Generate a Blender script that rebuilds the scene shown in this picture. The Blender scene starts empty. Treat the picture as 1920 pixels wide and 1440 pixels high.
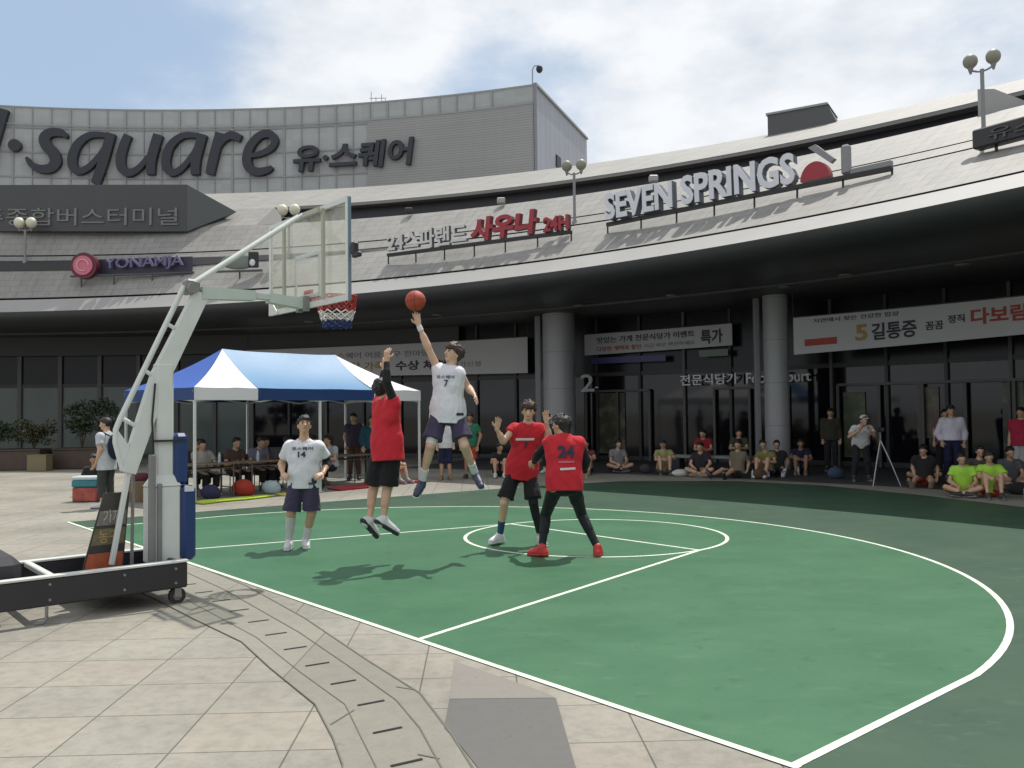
import bpy, math, random
import numpy as np
from mathutils import Vector, Matrix, bvhtree
random.seed(7); RNG = np.random.default_rng(7)
SC = bpy.context.scene
COL = SC.collection

# ------------------------------------------------------------------ camera
cam_d = bpy.data.cameras.new("camera"); cam = bpy.data.objects.new("camera", cam_d); COL.objects.link(cam)
cam_d.sensor_width = 36.0; cam_d.lens = 36.0 * 1628.47 / 1920.0
cam_d.clip_start = 0.05; cam_d.clip_end = 3000
cam.matrix_world = Matrix.Translation((0, 0, 1.738)) @ Matrix.Rotation(math.pi / 2 + 0.03237, 4, 'X') @ Matrix.Rotation(-0.0111, 4, 'Z')
SC.camera = cam

# ------------------------------------------------------------------ sky and sun
SUN = Vector((0.25, 0.40, 1.0)).normalized()
ELEV = math.asin(SUN.z); AZ = math.atan2(SUN.x, SUN.y)
sl = bpy.data.lights.new("sun", 'SUN'); sl.energy = 4.0; sl.angle = math.radians(0.6); sl.color = (1.0, 0.955, 0.88)
so = bpy.data.objects.new("sun", sl); COL.objects.link(so); so.rotation_euler = (-SUN).to_track_quat('-Z', 'Y').to_euler()
so.location = (20, 30, 80)
W = bpy.data.worlds.new("World"); SC.world = W; W.use_nodes = True
def build_world():
    nt = W.node_tree; nt.nodes.clear(); N = nt.nodes.new; L = nt.links.new
    out = N("ShaderNodeOutputWorld"); bg = N("ShaderNodeBackground"); L(bg.outputs[0], out.inputs[0])
    sky = N("ShaderNodeTexSky"); sky.sky_type = 'NISHITA'; sky.sun_disc = False
    sky.sun_elevation = ELEV; sky.sun_rotation = AZ; sky.air_density = 1.0; sky.dust_density = 2.0; sky.ozone_density = 1.5
    tc = N("ShaderNodeTexCoord"); vec = tc.outputs['Generated']
    def math_(op, a, b=None, clamp=False):
        m = N("ShaderNodeMath"); m.operation = op; m.use_clamp = clamp
        for i, v in enumerate((a, b)):
            if v is None: continue
            if isinstance(v, (int, float)): m.inputs[i].default_value = v
            else: L(v, m.inputs[i])
        return m.outputs[0]
    def blob(d, r0, r1):     # 1 near direction d, fading between angular cosines
        dp = N("ShaderNodeVectorMath"); dp.operation = 'DOT_PRODUCT'; L(vec, dp.inputs[0])
        dp.inputs[1].default_value = Vector(d).normalized()
        mr = N("ShaderNodeMapRange"); mr.interpolation_type = 'SMOOTHSTEP'; L(dp.outputs['Value'], mr.inputs[0])
        mr.inputs[1].default_value = math.cos(math.radians(r1)); mr.inputs[2].default_value = math.cos(math.radians(r0))
        return mr.outputs[0]
    mp = N("ShaderNodeMapping"); mp.inputs['Scale'].default_value = (1, 1, 2.0); L(vec, mp.inputs[0])
    n1 = N("ShaderNodeTexNoise"); n1.inputs['Scale'].default_value = 7.0; n1.inputs['Detail'].default_value = 9; n1.inputs['Roughness'].default_value = 0.56
    L(mp.outputs[0], n1.inputs['Vector'])
    n2 = N("ShaderNodeTexNoise"); n2.inputs['Scale'].default_value = 3.2; n2.inputs['Detail'].default_value = 5; L(mp.outputs[0], n2.inputs['Vector'])
    # cover: cloud amount; blue clearings on the left, a few thin grey-blue gaps elsewhere
    clear = math_('MULTIPLY', blob((-.40, .84, .36), 3, 19), 0.50)
    clear = math_('ADD', clear, math_('MULTIPLY', blob((-.50, .80, .33), 4, 14), 0.36))
    clear = math_('ADD', clear, math_('MULTIPLY', blob((-.16, .88, .44), 2, 9), 0.22))
    clear = math_('ADD', clear, math_('MULTIPLY', blob((0.0, .949, .318), 1, 8), 0.40))
    clear = math_('ADD', clear, math_('MULTIPLY', blob((-.10, .949, .305), 1, 7), 0.42))
    clear = math_('ADD', clear, math_('MULTIPLY', blob((.47, .82, .35), 1, 6), 0.16))
    clear = math_('SUBTRACT', clear, math_('MULTIPLY', blob((-.17, .915, .375), 1, 8), 0.55))
    cover = math_('ADD', math_('ADD', math_('MULTIPLY', n1.outputs['Fac'], 0.95), math_('MULTIPLY', n2.outputs['Fac'], 0.35)), 0.06)
    cover = math_('SUBTRACT', cover, clear)
    mr = N("ShaderNodeMapRange"); mr.interpolation_type = 'SMOOTHSTEP'; L(cover, mr.inputs[0])
    mr.inputs[1].default_value = 0.0; mr.inputs[2].default_value = 0.74
    ramp = N("ShaderNodeMix"); ramp.data_type = 'RGBA'
    shade = N("ShaderNodeMapRange"); L(n1.outputs['Fac'], shade.inputs[0]); shade.inputs[1].default_value = 0.35; shade.inputs[2].default_value = 0.62
    L(shade.outputs[0], ramp.inputs['Factor'])
    ramp.inputs['A'].default_value = (7.5, 8.0, 8.6, 1); ramp.inputs['B'].default_value = (9.5, 9.7, 10.0, 1)
    base = N("ShaderNodeMix"); base.data_type = 'RGBA'; base.inputs['Factor'].default_value = 0.7
    L(sky.outputs[0], base.inputs['A']); base.inputs['B'].default_value = (5.0, 6.5, 8.5, 1)
    mix = N("ShaderNodeMix"); mix.data_type = 'RGBA'
    L(mr.outputs[0], mix.inputs['Factor']); L(base.outputs['Result'], mix.inputs['A']); L(ramp.outputs['Result'], mix.inputs['B'])
    L(mix.outputs['Result'], bg.inputs['Color']); bg.inputs['Strength'].default_value = 0.1
build_world()
SC.view_settings.view_transform = 'Standard'; SC.view_settings.look = 'None'
SC.view_settings.exposure = 0.0; SC.view_settings.gamma = 1.0; SC.view_settings.use_curve_mapping = False
SC.cycles.max_bounces = 6

# ------------------------------------------------------------------ helpers
MATS = {}
def mat(name, col, rough=0.6, var=0.08, scale=6.0, metal=0.0, bump=0.0, bscale=40.0, spec=0.5, emit=None):
    if name in MATS: return MATS[name]
    m = bpy.data.materials.new(name); m.use_nodes = True; nt = m.node_tree; N = nt.nodes.new; L = nt.links.new
    b = nt.nodes['Principled BSDF']; b.inputs['Roughness'].default_value = rough; b.inputs['Metallic'].default_value = metal
    b.inputs['Specular IOR Level'].default_value = spec
    tc = N("ShaderNodeTexCoord"); n = N("ShaderNodeTexNoise"); n.inputs['Scale'].default_value = scale; n.inputs['Detail'].default_value = 4
    L(tc.outputs['Object'], n.inputs['Vector'])
    mx = N("ShaderNodeMix"); mx.data_type = 'RGBA'; L(n.outputs['Fac'], mx.inputs['Factor'])
    c = Vector(col); mx.inputs['A'].default_value = (*(c * (1 - var)), 1); mx.inputs['B'].default_value = (*[min(1, v) for v in c * (1 + var)], 1)
    L(mx.outputs['Result'], b.inputs['Base Color'])
    if bump > 0:
        n2 = N("ShaderNodeTexNoise"); n2.inputs['Scale'].default_value = bscale; L(tc.outputs['Object'], n2.inputs['Vector'])
        bp = N("ShaderNodeBump"); bp.inputs['Strength'].default_value = bump; bp.inputs['Distance'].default_value = 0.01
        L(n2.outputs['Fac'], bp.inputs['Height']); L(bp.outputs[0], b.inputs['Normal'])
    MATS[name] = m; return m

def tag(o, label=None, cat=None, group=None, kind=None):
    if label: o['label'] = label
    if cat: o['category'] = cat
    if group: o['group'] = group
    if kind: o['kind'] = kind
    return o

def thing(name, loc, label, cat, group=None):
    o = bpy.data.objects.new(name, None); COL.objects.link(o); o.location = loc; o.empty_display_size = 0.2
    return tag(o, label, cat, group)

def wloc(o):
    v = Vector((0, 0, 0))
    while o: v += o.location; o = o.parent
    return v

def obj(name, verts, faces, m, parent=None, smooth=None, uvs=None):
    """verts are world coordinates; under a parent they are stored relative to it"""
    v = np.asarray(verts, dtype=np.float64).reshape(-1, 3)
    if parent is not None: v = v - np.array(wloc(parent))
    me = bpy.data.meshes.new(name); me.from_pydata(v.tolist(), [], [list(f) for f in faces])
    if uvs is not None:
        ul = me.uv_layers.new(name="UVMap"); idx = np.zeros(len(me.loops), dtype=np.int32); me.loops.foreach_get('vertex_index', idx)
        ul.data.foreach_set('uv', np.asarray(uvs, dtype=np.float32)[idx].ravel())
    if smooth is not None:
        s = [bool(smooth)] * len(faces) if isinstance(smooth, bool) else [bool(x) for x in smooth]
        me.polygons.foreach_set('use_smooth', s)
    me.materials.append(m); me.update()
    o = bpy.data.objects.new(name, me); COL.objects.link(o)
    if parent is not None: o.parent = parent
    return o

def V(*a): return np.array(a, dtype=float)
def nrm(v): v = np.asarray(v, float); return v / (np.linalg.norm(v) + 1e-12)
def frame(d):
    d = nrm(d); u = V(0, 0, 1) if abs(d[2]) < 0.9 else V(1, 0, 0)
    s = nrm(np.cross(d, u)); return s, np.cross(s, d), d

class MB:
    def __init__(s): s.v = []; s.f = []; s.s = []
    def add(s, vs, fs, sm=False):
        n = len(s.v); s.v.extend([tuple(map(float, p)) for p in vs]); s.f.extend([[i + n for i in f] for f in fs]); s.s.extend([sm] * len(fs)); return s
    def box(s, c, size, ax=None, bevel=0.0):
        ax = ax if ax is not None else (V(1, 0, 0), V(0, 1, 0), V(0, 0, 1)); c = np.asarray(c, float); h = np.asarray(size, float) / 2
        if bevel > 0:
            b = min(bevel, *(h * 0.49)); vs = []
            # chamfered box: 24 verts
            ids = {}
            for i in (-1, 1):
                for j in (-1, 1):
                    for k in (-1, 1):
                        for a in range(3):
                            q = V(i * h[0], j * h[1], k * h[2]); sg = (i, j, k)
                            for t in range(3):
                                if t != a: q[t] -= sg[t] * b
                            ids[(i, j, k, a)] = len(vs); vs.append(c + ax[0] * q[0] + ax[1] * q[1] + ax[2] * q[2])
            fs = []
            for a in range(3):
                o = [t for t in range(3) if t != a]
                for sg in (-1, 1):
                    loop = []
                    for p, q in ((-1, -1), (1, -1), (1, 1), (-1, 1)):
                        key = [0, 0, 0]; key[a] = sg; key[o[0]] = p; key[o[1]] = q; loop.append(ids[(*key, a)])
                    fs.append(loop)
                    for sg2 in (-1, 1):   # edges between face a (sg) and face o0 (sg2)
                        if a < o[0] or True:
                            pass
            for a in range(3):
                for b2 in range(a + 1, 3):
                    c3 = 3 - a - b2
                    for s1 in (-1, 1):
                        for s2 in (-1, 1):
                            k1 = [0, 0, 0]; k1[a] = s1; k1[b2] = s2; k1[c3] = -1; k2 = list(k1); k2[c3] = 1
                            fs.append([ids[(*k1, a)], ids[(*k2, a)], ids[(*k2, b2)], ids[(*k1, b2)]])
            for i in (-1, 1):
                for j in (-1, 1):
                    for k in (-1, 1): fs.append([ids[(i, j, k, 0)], ids[(i, j, k, 1)], ids[(i, j, k, 2)]])
            return s.add(vs, fs)
        vs = [c + ax[0] * h[0] * i + ax[1] * h[1] * j + ax[2] * h[2] * k for k in (-1, 1) for j in (-1, 1) for i in (-1, 1)]
        return s.add(vs, [[0, 2, 3, 1], [4, 5, 7, 6], [0, 1, 5, 4], [2, 6, 7, 3], [0, 4, 6, 2], [1, 3, 7, 5]])
    def beam(s, a, b, w, t, side=None, bevel=0.0):
        a = np.asarray(a, float); b = np.asarray(b, float); d = nrm(b - a)
        sd = nrm(side) if side is not None else frame(d)[0]
        sd = nrm(sd - d * np.dot(sd, d)); up = np.cross(sd, d)
        return s.box((a + b) / 2, (w, np.linalg.norm(b - a), t), (sd, d, up), bevel)
    def cyl(s, a, b, r0, r1=None, n=16, caps=True):
        r1 = r0 if r1 is None else r1; a = np.asarray(a, float); b = np.asarray(b, float); x, y, d = frame(b - a)
        A = [2 * math.pi * i / n for i in range(n)]
        ra = [a + (x * math.cos(t) + y * math.sin(t)) * r0 for t in A]; rb = [b + (x * math.cos(t) + y * math.sin(t)) * r1 for t in A]
        s.add(ra + rb, [[i, (i + 1) % n, n + (i + 1) % n, n + i] for i in range(n)], True)
        if caps: s.add(ra, [list(range(n))[::-1]]); s.add(rb, [list(range(n))])
        return s
    def tube(s, pts, r, n=8, closed=False):
        pts = [np.asarray(p, float) for p in pts]; m = len(pts); vs = []; px = None
        for i, p in enumerate(pts):
            d = nrm(pts[(i + 1) % m] - pts[i - 1]) if closed else nrm(pts[min(i + 1, m - 1)] - pts[max(i - 1, 0)])
            if px is None: px = frame(d)[0]
            px = nrm(px - d * np.dot(px, d)); py = np.cross(d, px); rr = r if not hasattr(r, '__len__') else r[i]
            vs += [p + (px * math.cos(2 * math.pi * k / n) + py * math.sin(2 * math.pi * k / n)) * rr for k in range(n)]
        fs = [[i * n + k, i * n + (k + 1) % n, ((i + 1) % m) * n + (k + 1) % n, ((i + 1) % m) * n + k] for i in range(m if closed else m - 1) for k in range(n)]
        s.add(vs, fs, True)
        if not closed: s.add(vs[:n], [list(range(n))[::-1]]); s.add(vs[-n:], [list(range(n))])
        return s
    def sphere(s, c, r, nu=16, nv=10, sc=(1, 1, 1), v0=0.0, v1=1.0):
        c = np.asarray(c, float); vs = []; 
        for j in range(nv + 1):
            t = math.pi * (v0 + (v1 - v0) * j / nv)
            for i in range(nu):
                a = 2 * math.pi * i / nu; vs.append(c + V(math.sin(t) * math.cos(a) * sc[0], math.sin(t) * math.sin(a) * sc[1], math.cos(t) * sc[2]) * r)
        return s.add(vs, [[j * nu + i, (j + 1) * nu + i, (j + 1) * nu + (i + 1) % nu, j * nu + (i + 1) % nu] for j in range(nv) for i in range(nu)], True)
    def prism(s, poly, d):     # planar polygon extruded along d
        p = [np.asarray(q, float) for q in poly]; n = len(p); d = np.asarray(d, float)
        s.add(p + [q + d for q in p], [list(range(n))[::-1], list(range(n, 2 * n))] + [[i, (i + 1) % n, n + (i + 1) % n, n + i] for i in range(n)]); return s
    def strip(s, A, B):
        n = len(A); s.add(list(A) + list(B), [[i, i + 1, n + i + 1, n + i] for i in range(n - 1)]); return s
    def build(s, name, m, parent=None): return obj(name, s.v, s.f, m, parent, s.s)

# text turned into mesh; mapped by a function of (x, y, z) or by a frame
def text_mesh(txt, size=1.0, extrude=0.01, offset=0.0, shear=0.0, spacing=1.0):
    c = bpy.data.curves.new("lettering", 'FONT'); c.body = txt; c.size = size; c.extrude = extrude; c.offset = offset; c.shear = shear; c.space_character = spacing
    c.resolution_u = 3
    o = bpy.data.objects.new("lettering", c); COL.objects.link(o); bpy.context.view_layer.update()
    dg = bpy.context.evaluated_depsgraph_get(); me = o.evaluated_get(dg).to_mesh()
    v = np.array([tuple(p.co) for p in me.vertices]).reshape(-1, 3); f = [list(p.vertices) for p in me.polygons]
    o.evaluated_get(dg).to_mesh_clear(); bpy.data.objects.remove(o); bpy.data.curves.remove(c)
    return v, f
def text(name, txt, p0, p1, height, up, m, parent, extrude=0.02, offset=0.0, shear=0.0, spacing=1.0, warp=None, stand=0.0, fit=True):
    """lettering from p0 to p1 along its baseline, letters 'height' tall"""
    v, f = text_mesh(txt, 1.0, 0.5, offset, shear, spacing)
    if len(v) == 0: return None
    lo, hi = v.min(0), v.max(0); p0 = np.asarray(p0, float); p1 = np.asarray(p1, float); d = p1 - p0; wd = np.linalg.norm(d); d = d / wd
    up = nrm(np.asarray(up, float) - d * np.dot(up, d)); n = np.cross(d, up)
    sx = wd / (hi[0] - lo[0]); sy = height / (hi[1] - lo[1])
    x = (v[:, 0] - lo[0]) * sx; y = (v[:, 1] - lo[1]) * sy; z = v[:, 2] / 0.5 * extrude / 2 + extrude / 2 + stand
    P = warp(x / wd, y, z) if warp else p0 + x[:, None] * d + y[:, None] * up + z[:, None] * n
    return obj(name, P, f, m, parent)

# court frame: a along the baseline (towards the viewer), b into the court
TH = -0.86095; B0 = V(-2.66708, 8.91099, 0); E1 = V(math.cos(TH), math.sin(TH), 0); E2 = V(-math.sin(TH), math.cos(TH), 0)
def ct(a, b, z=0.0): return B0 + E1 * a + E2 * b + V(0, 0, z)
# building frame: near-concentric curves round C0
CC = V(-17, -4, 0)
def pol(t, r, z): return V(CC[0] + r * math.cos(t), CC[1] + r * math.sin(t), z)
def q2(a, b, c): return lambda t: a * (t - 1) ** 2 + b * (t - 1) + c
R_LIP = q2(.884, 2.561, 32.363); R_C0 = q2(-1.0, -1.3, 37.48); R_C1 = q2(.359, -2.113, 39.082); R_T = q2(.554, -2.441, 43.189); R_W = q2(1.358, -2.048, 50.508)

# ------------------------------------------------------------------ ground materials
def ground_mat(name, base, tile, rot, joint=0.012, jcol=0.45, var=0.10, stain=0.25, tint=(1, .93, .9), rough=0.75):
    m = bpy.data.materials.new(name); m.use_nodes = True; nt = m.node_tree; N = nt.nodes.new; L = nt.links.new; b = nt.nodes['Principled BSDF']
    tc = N("ShaderNodeTexCoord"); mp = N("ShaderNodeMapping"); mp.inputs['Rotation'].default_value = (0, 0, rot); mp.inputs['Scale'].default_value = (1 / tile[0], 1 / tile[1], 0)
    mp.inputs['Location'].default_value = (tile[2], tile[3], 0)
    L(tc.outputs['Object'], mp.inputs[0])
    fr = N("ShaderNodeVectorMath"); fr.operation = 'FRACTION'; L(mp.outputs[0], fr.inputs[0])
    fl = N("ShaderNodeVectorMath"); fl.operation = 'FLOOR'; L(mp.outputs[0], fl.inputs[0])
    sp = N("ShaderNodeSeparateXYZ"); L(fr.outputs[0], sp.inputs[0])
    def M(op, a, bb=None):
        x = N("ShaderNodeMath"); x.operation = op
        for i, v in enumerate((a, bb)):
            if v is None: continue
            if isinstance(v, (int, float)): x.inputs[i].default_value = v
            else: L(v, x.inputs[i])
        return x.outputs[0]
    jx = M('LESS_THAN', sp.outputs[0], joint / tile[0]); jy = M('LESS_THAN', sp.outputs[1], joint / tile[1]); j = M('MAXIMUM', jx, jy)
    wn = N("ShaderNodeTexWhiteNoise"); L(fl.outputs[0], wn.inputs['Vector'])
    n1 = N("ShaderNodeTexNoise"); n1.inputs['Scale'].default_value = 0.55; n1.inputs['Detail'].default_value = 6; L(tc.outputs['Object'], n1.inputs['Vector'])
    n2 = N("ShaderNodeTexNoise"); n2.inputs['Scale'].default_value = 9; n2.inputs['Detail'].default_value = 6; n2.inputs['Roughness'].default_value = .7; L(tc.outputs['Object'], n2.inputs['Vector'])
    n3 = N("ShaderNodeTexNoise"); n3.inputs['Scale'].default_value = 120; n3.inputs['Detail'].default_value = 2; L(tc.outputs['Object'], n3.inputs['Vector'])
    fac = M('ADD', M('MULTIPLY', M('SUBTRACT', wn.outputs['Value'], .5), var * 1.6), 1.0)
    fac = M('ADD', fac, M('MULTIPLY', M('SUBTRACT', n1.outputs['Fac'], .5), stain * 1.2))
    fac = M('ADD', fac, M('MULTIPLY', M('SUBTRACT', n2.outputs['Fac'], .5), stain * 1.1))
    fac = M('ADD', fac, M('MULTIPLY', M('SUBTRACT', n3.outputs['Fac'], .5), 0.18))
    sp2 = N("ShaderNodeMapRange"); L(n2.outputs['Fac'], sp2.inputs[0]); sp2.inputs[1].default_value = .60; sp2.inputs[2].default_value = .72; sp2.inputs[3].default_value = 1; sp2.inputs[4].default_value = .70
    fac = M('MULTIPLY', fac, sp2.outputs[0])
    fac = M('MULTIPLY', fac, M('SUBTRACT', 1.0, M('MULTIPLY', j, 1 - jcol)))
    mx = N("ShaderNodeMix"); mx.data_type = 'RGBA'; L(wn.outputs['Value'], mx.inputs['Factor'])
    c = Vector(base); mx.inputs['A'].default_value = (*c, 1); mx.inputs['B'].default_value = (c[0] * tint[0], c[1] * tint[1], c[2] * tint[2], 1)
    sc = N("ShaderNodeVectorMath"); sc.operation = 'SCALE'; L(mx.outputs['Result'], sc.inputs[0]); L(fac, sc.inputs['Scale'])
    L(sc.outputs[0], b.inputs['Base Color']); b.inputs['Roughness'].default_value = rough; b.inputs['Specular IOR Level'].default_value = .3
    bp = N("ShaderNodeBump"); bp.inputs['Strength'].default_value = .25; bp.inputs['Distance'].default_value = .004; L(fac, bp.inputs['Height']); L(bp.outputs[0], b.inputs['Normal'])
    return m
M_PAVE = ground_mat("pale_stone_paving", (.252, .246, .212), (.615, .585, .62, .15), math.radians(-2.2), .010, .40, .07, .85, (1.02, .965, .945))
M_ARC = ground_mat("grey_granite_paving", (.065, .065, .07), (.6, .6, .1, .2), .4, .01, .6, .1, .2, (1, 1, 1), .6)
M_SLAB = ground_mat("dark_slab_stone", (.125, .122, .116), (50, 50, .2, .2), 0, 0, .6, .05, .25, (1, 1, 1))
M_SLAB2 = ground_mat("mid_slab_stone", (.215, .20, .18), (50, 50, .2, .2), 0, 0, .6, .05, .25, (1, 1, 1))
M_DRAIN = ground_mat("drain_slab_stone", (.235, .228, .192), (.9, 50, .2, .2), TH * -1, .008, .6, .10, .4, (1, 1, 1))
def court_mat(name, c1, c2, spec):
    m = bpy.data.materials.new(name); m.use_nodes = True; nt = m.node_tree; N = nt.nodes.new; L = nt.links.new; b = nt.nodes['Principled BSDF']
    tc = N("ShaderNodeTexCoord"); mp = N("ShaderNodeMapping"); mp.inputs['Rotation'].default_value = (0, 0, .1); mp.inputs['Scale'].default_value = (.8, 1.1, 1); L(tc.outputs['Object'], mp.inputs[0])
    n1 = N("ShaderNodeTexNoise"); n1.inputs['Scale'].default_value = 1.1; n1.inputs['Detail'].default_value = 7; n1.inputs['Roughness'].default_value = .62; L(mp.outputs[0], n1.inputs['Vector'])
    n2 = N("ShaderNodeTexNoise"); n2.inputs['Scale'].default_value = 160; n2.inputs['Detail'].default_value = 2; L(tc.outputs['Object'], n2.inputs['Vector'])
    n3 = N("ShaderNodeTexNoise"); n3.inputs['Scale'].default_value = 5; n3.inputs['Detail'].default_value = 8; n3.inputs['Roughness'].default_value = .75; L(mp.outputs[0], n3.inputs['Vector'])
    r = N("ShaderNodeMapRange"); L(n1.outputs['Fac'], r.inputs[0]); r.inputs[1].default_value = .22; r.inputs[2].default_value = .78
    mx = N("ShaderNodeMix"); mx.data_type = 'RGBA'; L(r.outputs[0], mx.inputs['Factor']); mx.inputs['A'].default_value = (*c1, 1); mx.inputs['B'].default_value = (*c2, 1)
    r3 = N("ShaderNodeMapRange"); L(n3.outputs['Fac'], r3.inputs[0]); r3.inputs[1].default_value = .58; r3.inputs[2].default_value = .8; r3.inputs[4].default_value = .35
    mx2 = N("ShaderNodeMix"); mx2.data_type = 'RGBA'; L(r3.outputs[0], mx2.inputs['Factor']); L(mx.outputs['Result'], mx2.inputs['A']); mx2.inputs['B'].default_value = (.19, .27, .21, 1)
    mx3 = N("ShaderNodeMix"); mx3.data_type = 'RGBA'; mx3.blend_type = 'MULTIPLY'; mx3.inputs['Factor'].default_value = .5; L(mx2.outputs['Result'], mx3.inputs['A'])
    r2 = N("ShaderNodeMapRange"); L(n2.outputs['Fac'], r2.inputs[0]); r2.inputs[3].default_value = .6; r2.inputs[4].default_value = 1.4; L(r2.outputs[0], mx3.inputs['B'])
    last = mx3.outputs['Result']
    for rot, scl, lo_, hi_, colr, amt in ((.5, (1.2, 34, 1), .70, .76, (.02, .035, .025, 1), .55), (-.6, (1.6, 40, 1), .71, .77, (.30, .36, .30, 1), .45), (1.4, (2.0, 30, 1), .72, .78, (.02, .04, .03, 1), .5), (.15, (2.4, 5, 1), .58, .78, (.13, .21, .14, 1), .28), (2.2, (6, 7, 1), .60, .72, (.02, .06, .03, 1), .45)):
        m2 = N("ShaderNodeMapping"); m2.inputs['Rotation'].default_value = (0, 0, rot); m2.inputs['Scale'].default_value = scl; m2.inputs['Location'].default_value = (rot * 7, rot * 3, 0); L(tc.outputs['Object'], m2.inputs[0])
        nn = N("ShaderNodeTexNoise"); nn.inputs['Scale'].default_value = 1.0; nn.inputs['Detail'].default_value = 5; nn.inputs['Roughness'].default_value = .6; nn.inputs['Distortion'].default_value = .3; L(m2.outputs[0], nn.inputs['Vector'])
        rr = N("ShaderNodeMapRange"); L(nn.outputs['Fac'], rr.inputs[0]); rr.inputs[1].default_value = lo_; rr.inputs[2].default_value = hi_; rr.inputs[4].default_value = amt
        mm = N("ShaderNodeMix"); mm.data_type = 'RGBA'; L(rr.outputs[0], mm.inputs['Factor']); L(last, mm.inputs['A']); mm.inputs['B'].default_value = colr; last = mm.outputs['Result']
    L(last, b.inputs['Base Color']); b.inputs['Roughness'].default_value = .5; b.inputs['Specular IOR Level'].default_value = spec
    bp = N("ShaderNodeBump"); bp.inputs['Strength'].default_value = .3; bp.inputs['Distance'].default_value = .003; L(n2.outputs['Fac'], bp.inputs['Height']); L(bp.outputs[0], b.inputs['Normal'])
    return m
M_COURT = court_mat("green_court_paint", (.028, .108, .051), (.056, .158, .082), .28)
M_COURT2 = court_mat("faded_court_paint", (.026, .066, .042), (.054, .098, .064), .24)
M_LINE = mat("white_line_paint", (.66, .73, .60), .6, .12, 8)
def wear_lines():
    nt = M_LINE.node_tree; N = nt.nodes.new; L = nt.links.new; b = nt.nodes['Principled BSDF']; src = b.inputs['Base Color'].links[0].from_socket
    tc = N("ShaderNodeTexCoord"); n = N("ShaderNodeTexNoise"); n.inputs['Scale'].default_value = 14; n.inputs['Detail'].default_value = 8; n.inputs['Roughness'].default_value = .8; L(tc.outputs['Object'], n.inputs['Vector'])
    r = N("ShaderNodeMapRange"); L(n.outputs['Fac'], r.inputs[0]); r.inputs[1].default_value = .53; r.inputs[2].default_value = .66; r.inputs[4].default_value = .75
    mx = N("ShaderNodeMix"); mx.data_type = 'RGBA'; L(r.outputs[0], mx.inputs['Factor']); L(src, mx.inputs['A']); mx.inputs['B'].default_value = (.16, .26, .17, 1); L(mx.outputs['Result'], b.inputs['Base Color'])
wear_lines()

# ------------------------------------------------------------------ ground
def sheet(name, pts, z, m, kind='structure'):
    o = obj(name, [(p[0], p[1], z) for p in pts], [list(range(len(pts)))], m)
    o.data.update()
    if o.data.polygons[0].normal.z < 0: o.data.flip_normals()
    return tag(o, kind=kind)
sheet('plaza_paving', [(-400, -300), (400, -300), (400, 500), (-400, 500)], 0.0, M_PAVE)
ring = [pol(t, 34.4, 0) for t in np.linspace(-.1, 1.17, 40)] + [pol(t, 42, 0) for t in np.linspace(1.17, -.1, 40)]
sheet('arcade_pavement', ring, .002, M_ARC)
# court: outer faded area then the brighter area inside the three point line
outer = [ct(-7.25, 0), ct(10.5, 0), ct(10.5, 8.5), ct(6, 11.2), ct(3.05, 12.6), ct(.5, 13.7), ct(-1.9, 14.4), ct(-4.1, 14.1), ct(-6.1, 12.3), ct(-6.7, 9.5), ct(-7.0, 5)]
sheet('sports_court', outer, .0035, M_COURT2)
C3, R3, S3 = 1.635, 6.154, 6.13
def arc_pts(r, n=72):
    b0 = C3 + math.sqrt(max(r * r - S3 * S3, 0)) if r > S3 else C3
    a0 = math.asin(min(1, S3 / r)) if r > S3 else math.pi / 2
    return [(r * math.sin(t), C3 + r * math.cos(t)) for t in np.linspace(a0, -a0, n)]
inner = [(S3 - .02, 0.0)] + arc_pts(R3 - .02) + [(-S3 + .02, 0.0)]
sheet('three_point_area', [ct(*p) for p in inner], .0050, M_COURT)
def line_strip(mb, path, w, z, closed=False):
    P = [V(*p) for p in path]; n = len(P); A = []; Bb = []
    for i in range(n):
        d = nrm(P[(i + 1) % n] - P[i - 1]) if closed else nrm(P[min(i + 1, n - 1)] - P[max(i - 1, 0)])
        s = V(-d[1], d[0]); A.append(ct(*(P[i] + s * w / 2), z)); Bb.append(ct(*(P[i] - s * w / 2), z))
    if closed: A.append(A[0]); Bb.append(Bb[0])
    mb.strip(A, Bb)
mb = MB(); lw = .05
line_strip(mb, [(-7.25, .025), (S3 + .03, .025)], lw, .0065)
line_strip(mb, [(S3, 0.05)] + arc_pts(R3) + [(-S3, 0.05)], .052, .0067)
ft = 5.0; h0, h1 = 2.92, 1.80
line_strip(mb, [(h0, .05), (h1, ft)], lw, .0070); line_strip(mb, [(-h0, .05), (-h1, ft)], lw, .0070)
line_strip(mb, [(h1, ft), (-h1, ft)], lw, .0073)
line_strip(mb, [(1.8 * math.cos(t), ft + 1.8 * math.sin(t)) for t in np.linspace(0, 2 * math.pi, 72, endpoint=False)], lw, .0076, True)
o = mb.build('court_lines', M_LINE); tag(o, kind='structure')
# drain channel: curved band of slabs with slots
OR = [(-1.38, .0), (0, -.06), (1.67, -.28), (3.13, -.55), (3.99, -.69), (4.66, -.95), (5.09, -1.14), (7.0, -2.2), (12, -5.2)]
MR = [(-1.38, -.22), (0, -.30), (2.08, -.54), (3.17, -.72), (4.0, -.87), (4.48, -1.03), (4.98, -1.25), (6.8, -2.3), (11.8, -5.3)]
ML = [(-1.4, -.72), (0, -.74), (2.0, -.86), (3.05, -1.03), (3.86, -1.14), (4.35, -1.33), (4.77, -1.49), (6.6, -2.55), (11.6, -5.5)]
OL = [(-1.4, -.95), (0, -.96), (1.0, -.99), (2.05, -1.0), (2.84, -1.14), (3.73, -1.27), (4.29, -1.46), (4.64, -1.6), (6.4, -2.7), (11.4, -5.7)]
sheet('drain_channel', [ct(*p) for p in OR] + [ct(*p) for p in OL[::-1]], .004, M_DRAIN)
mb = MB()
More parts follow.
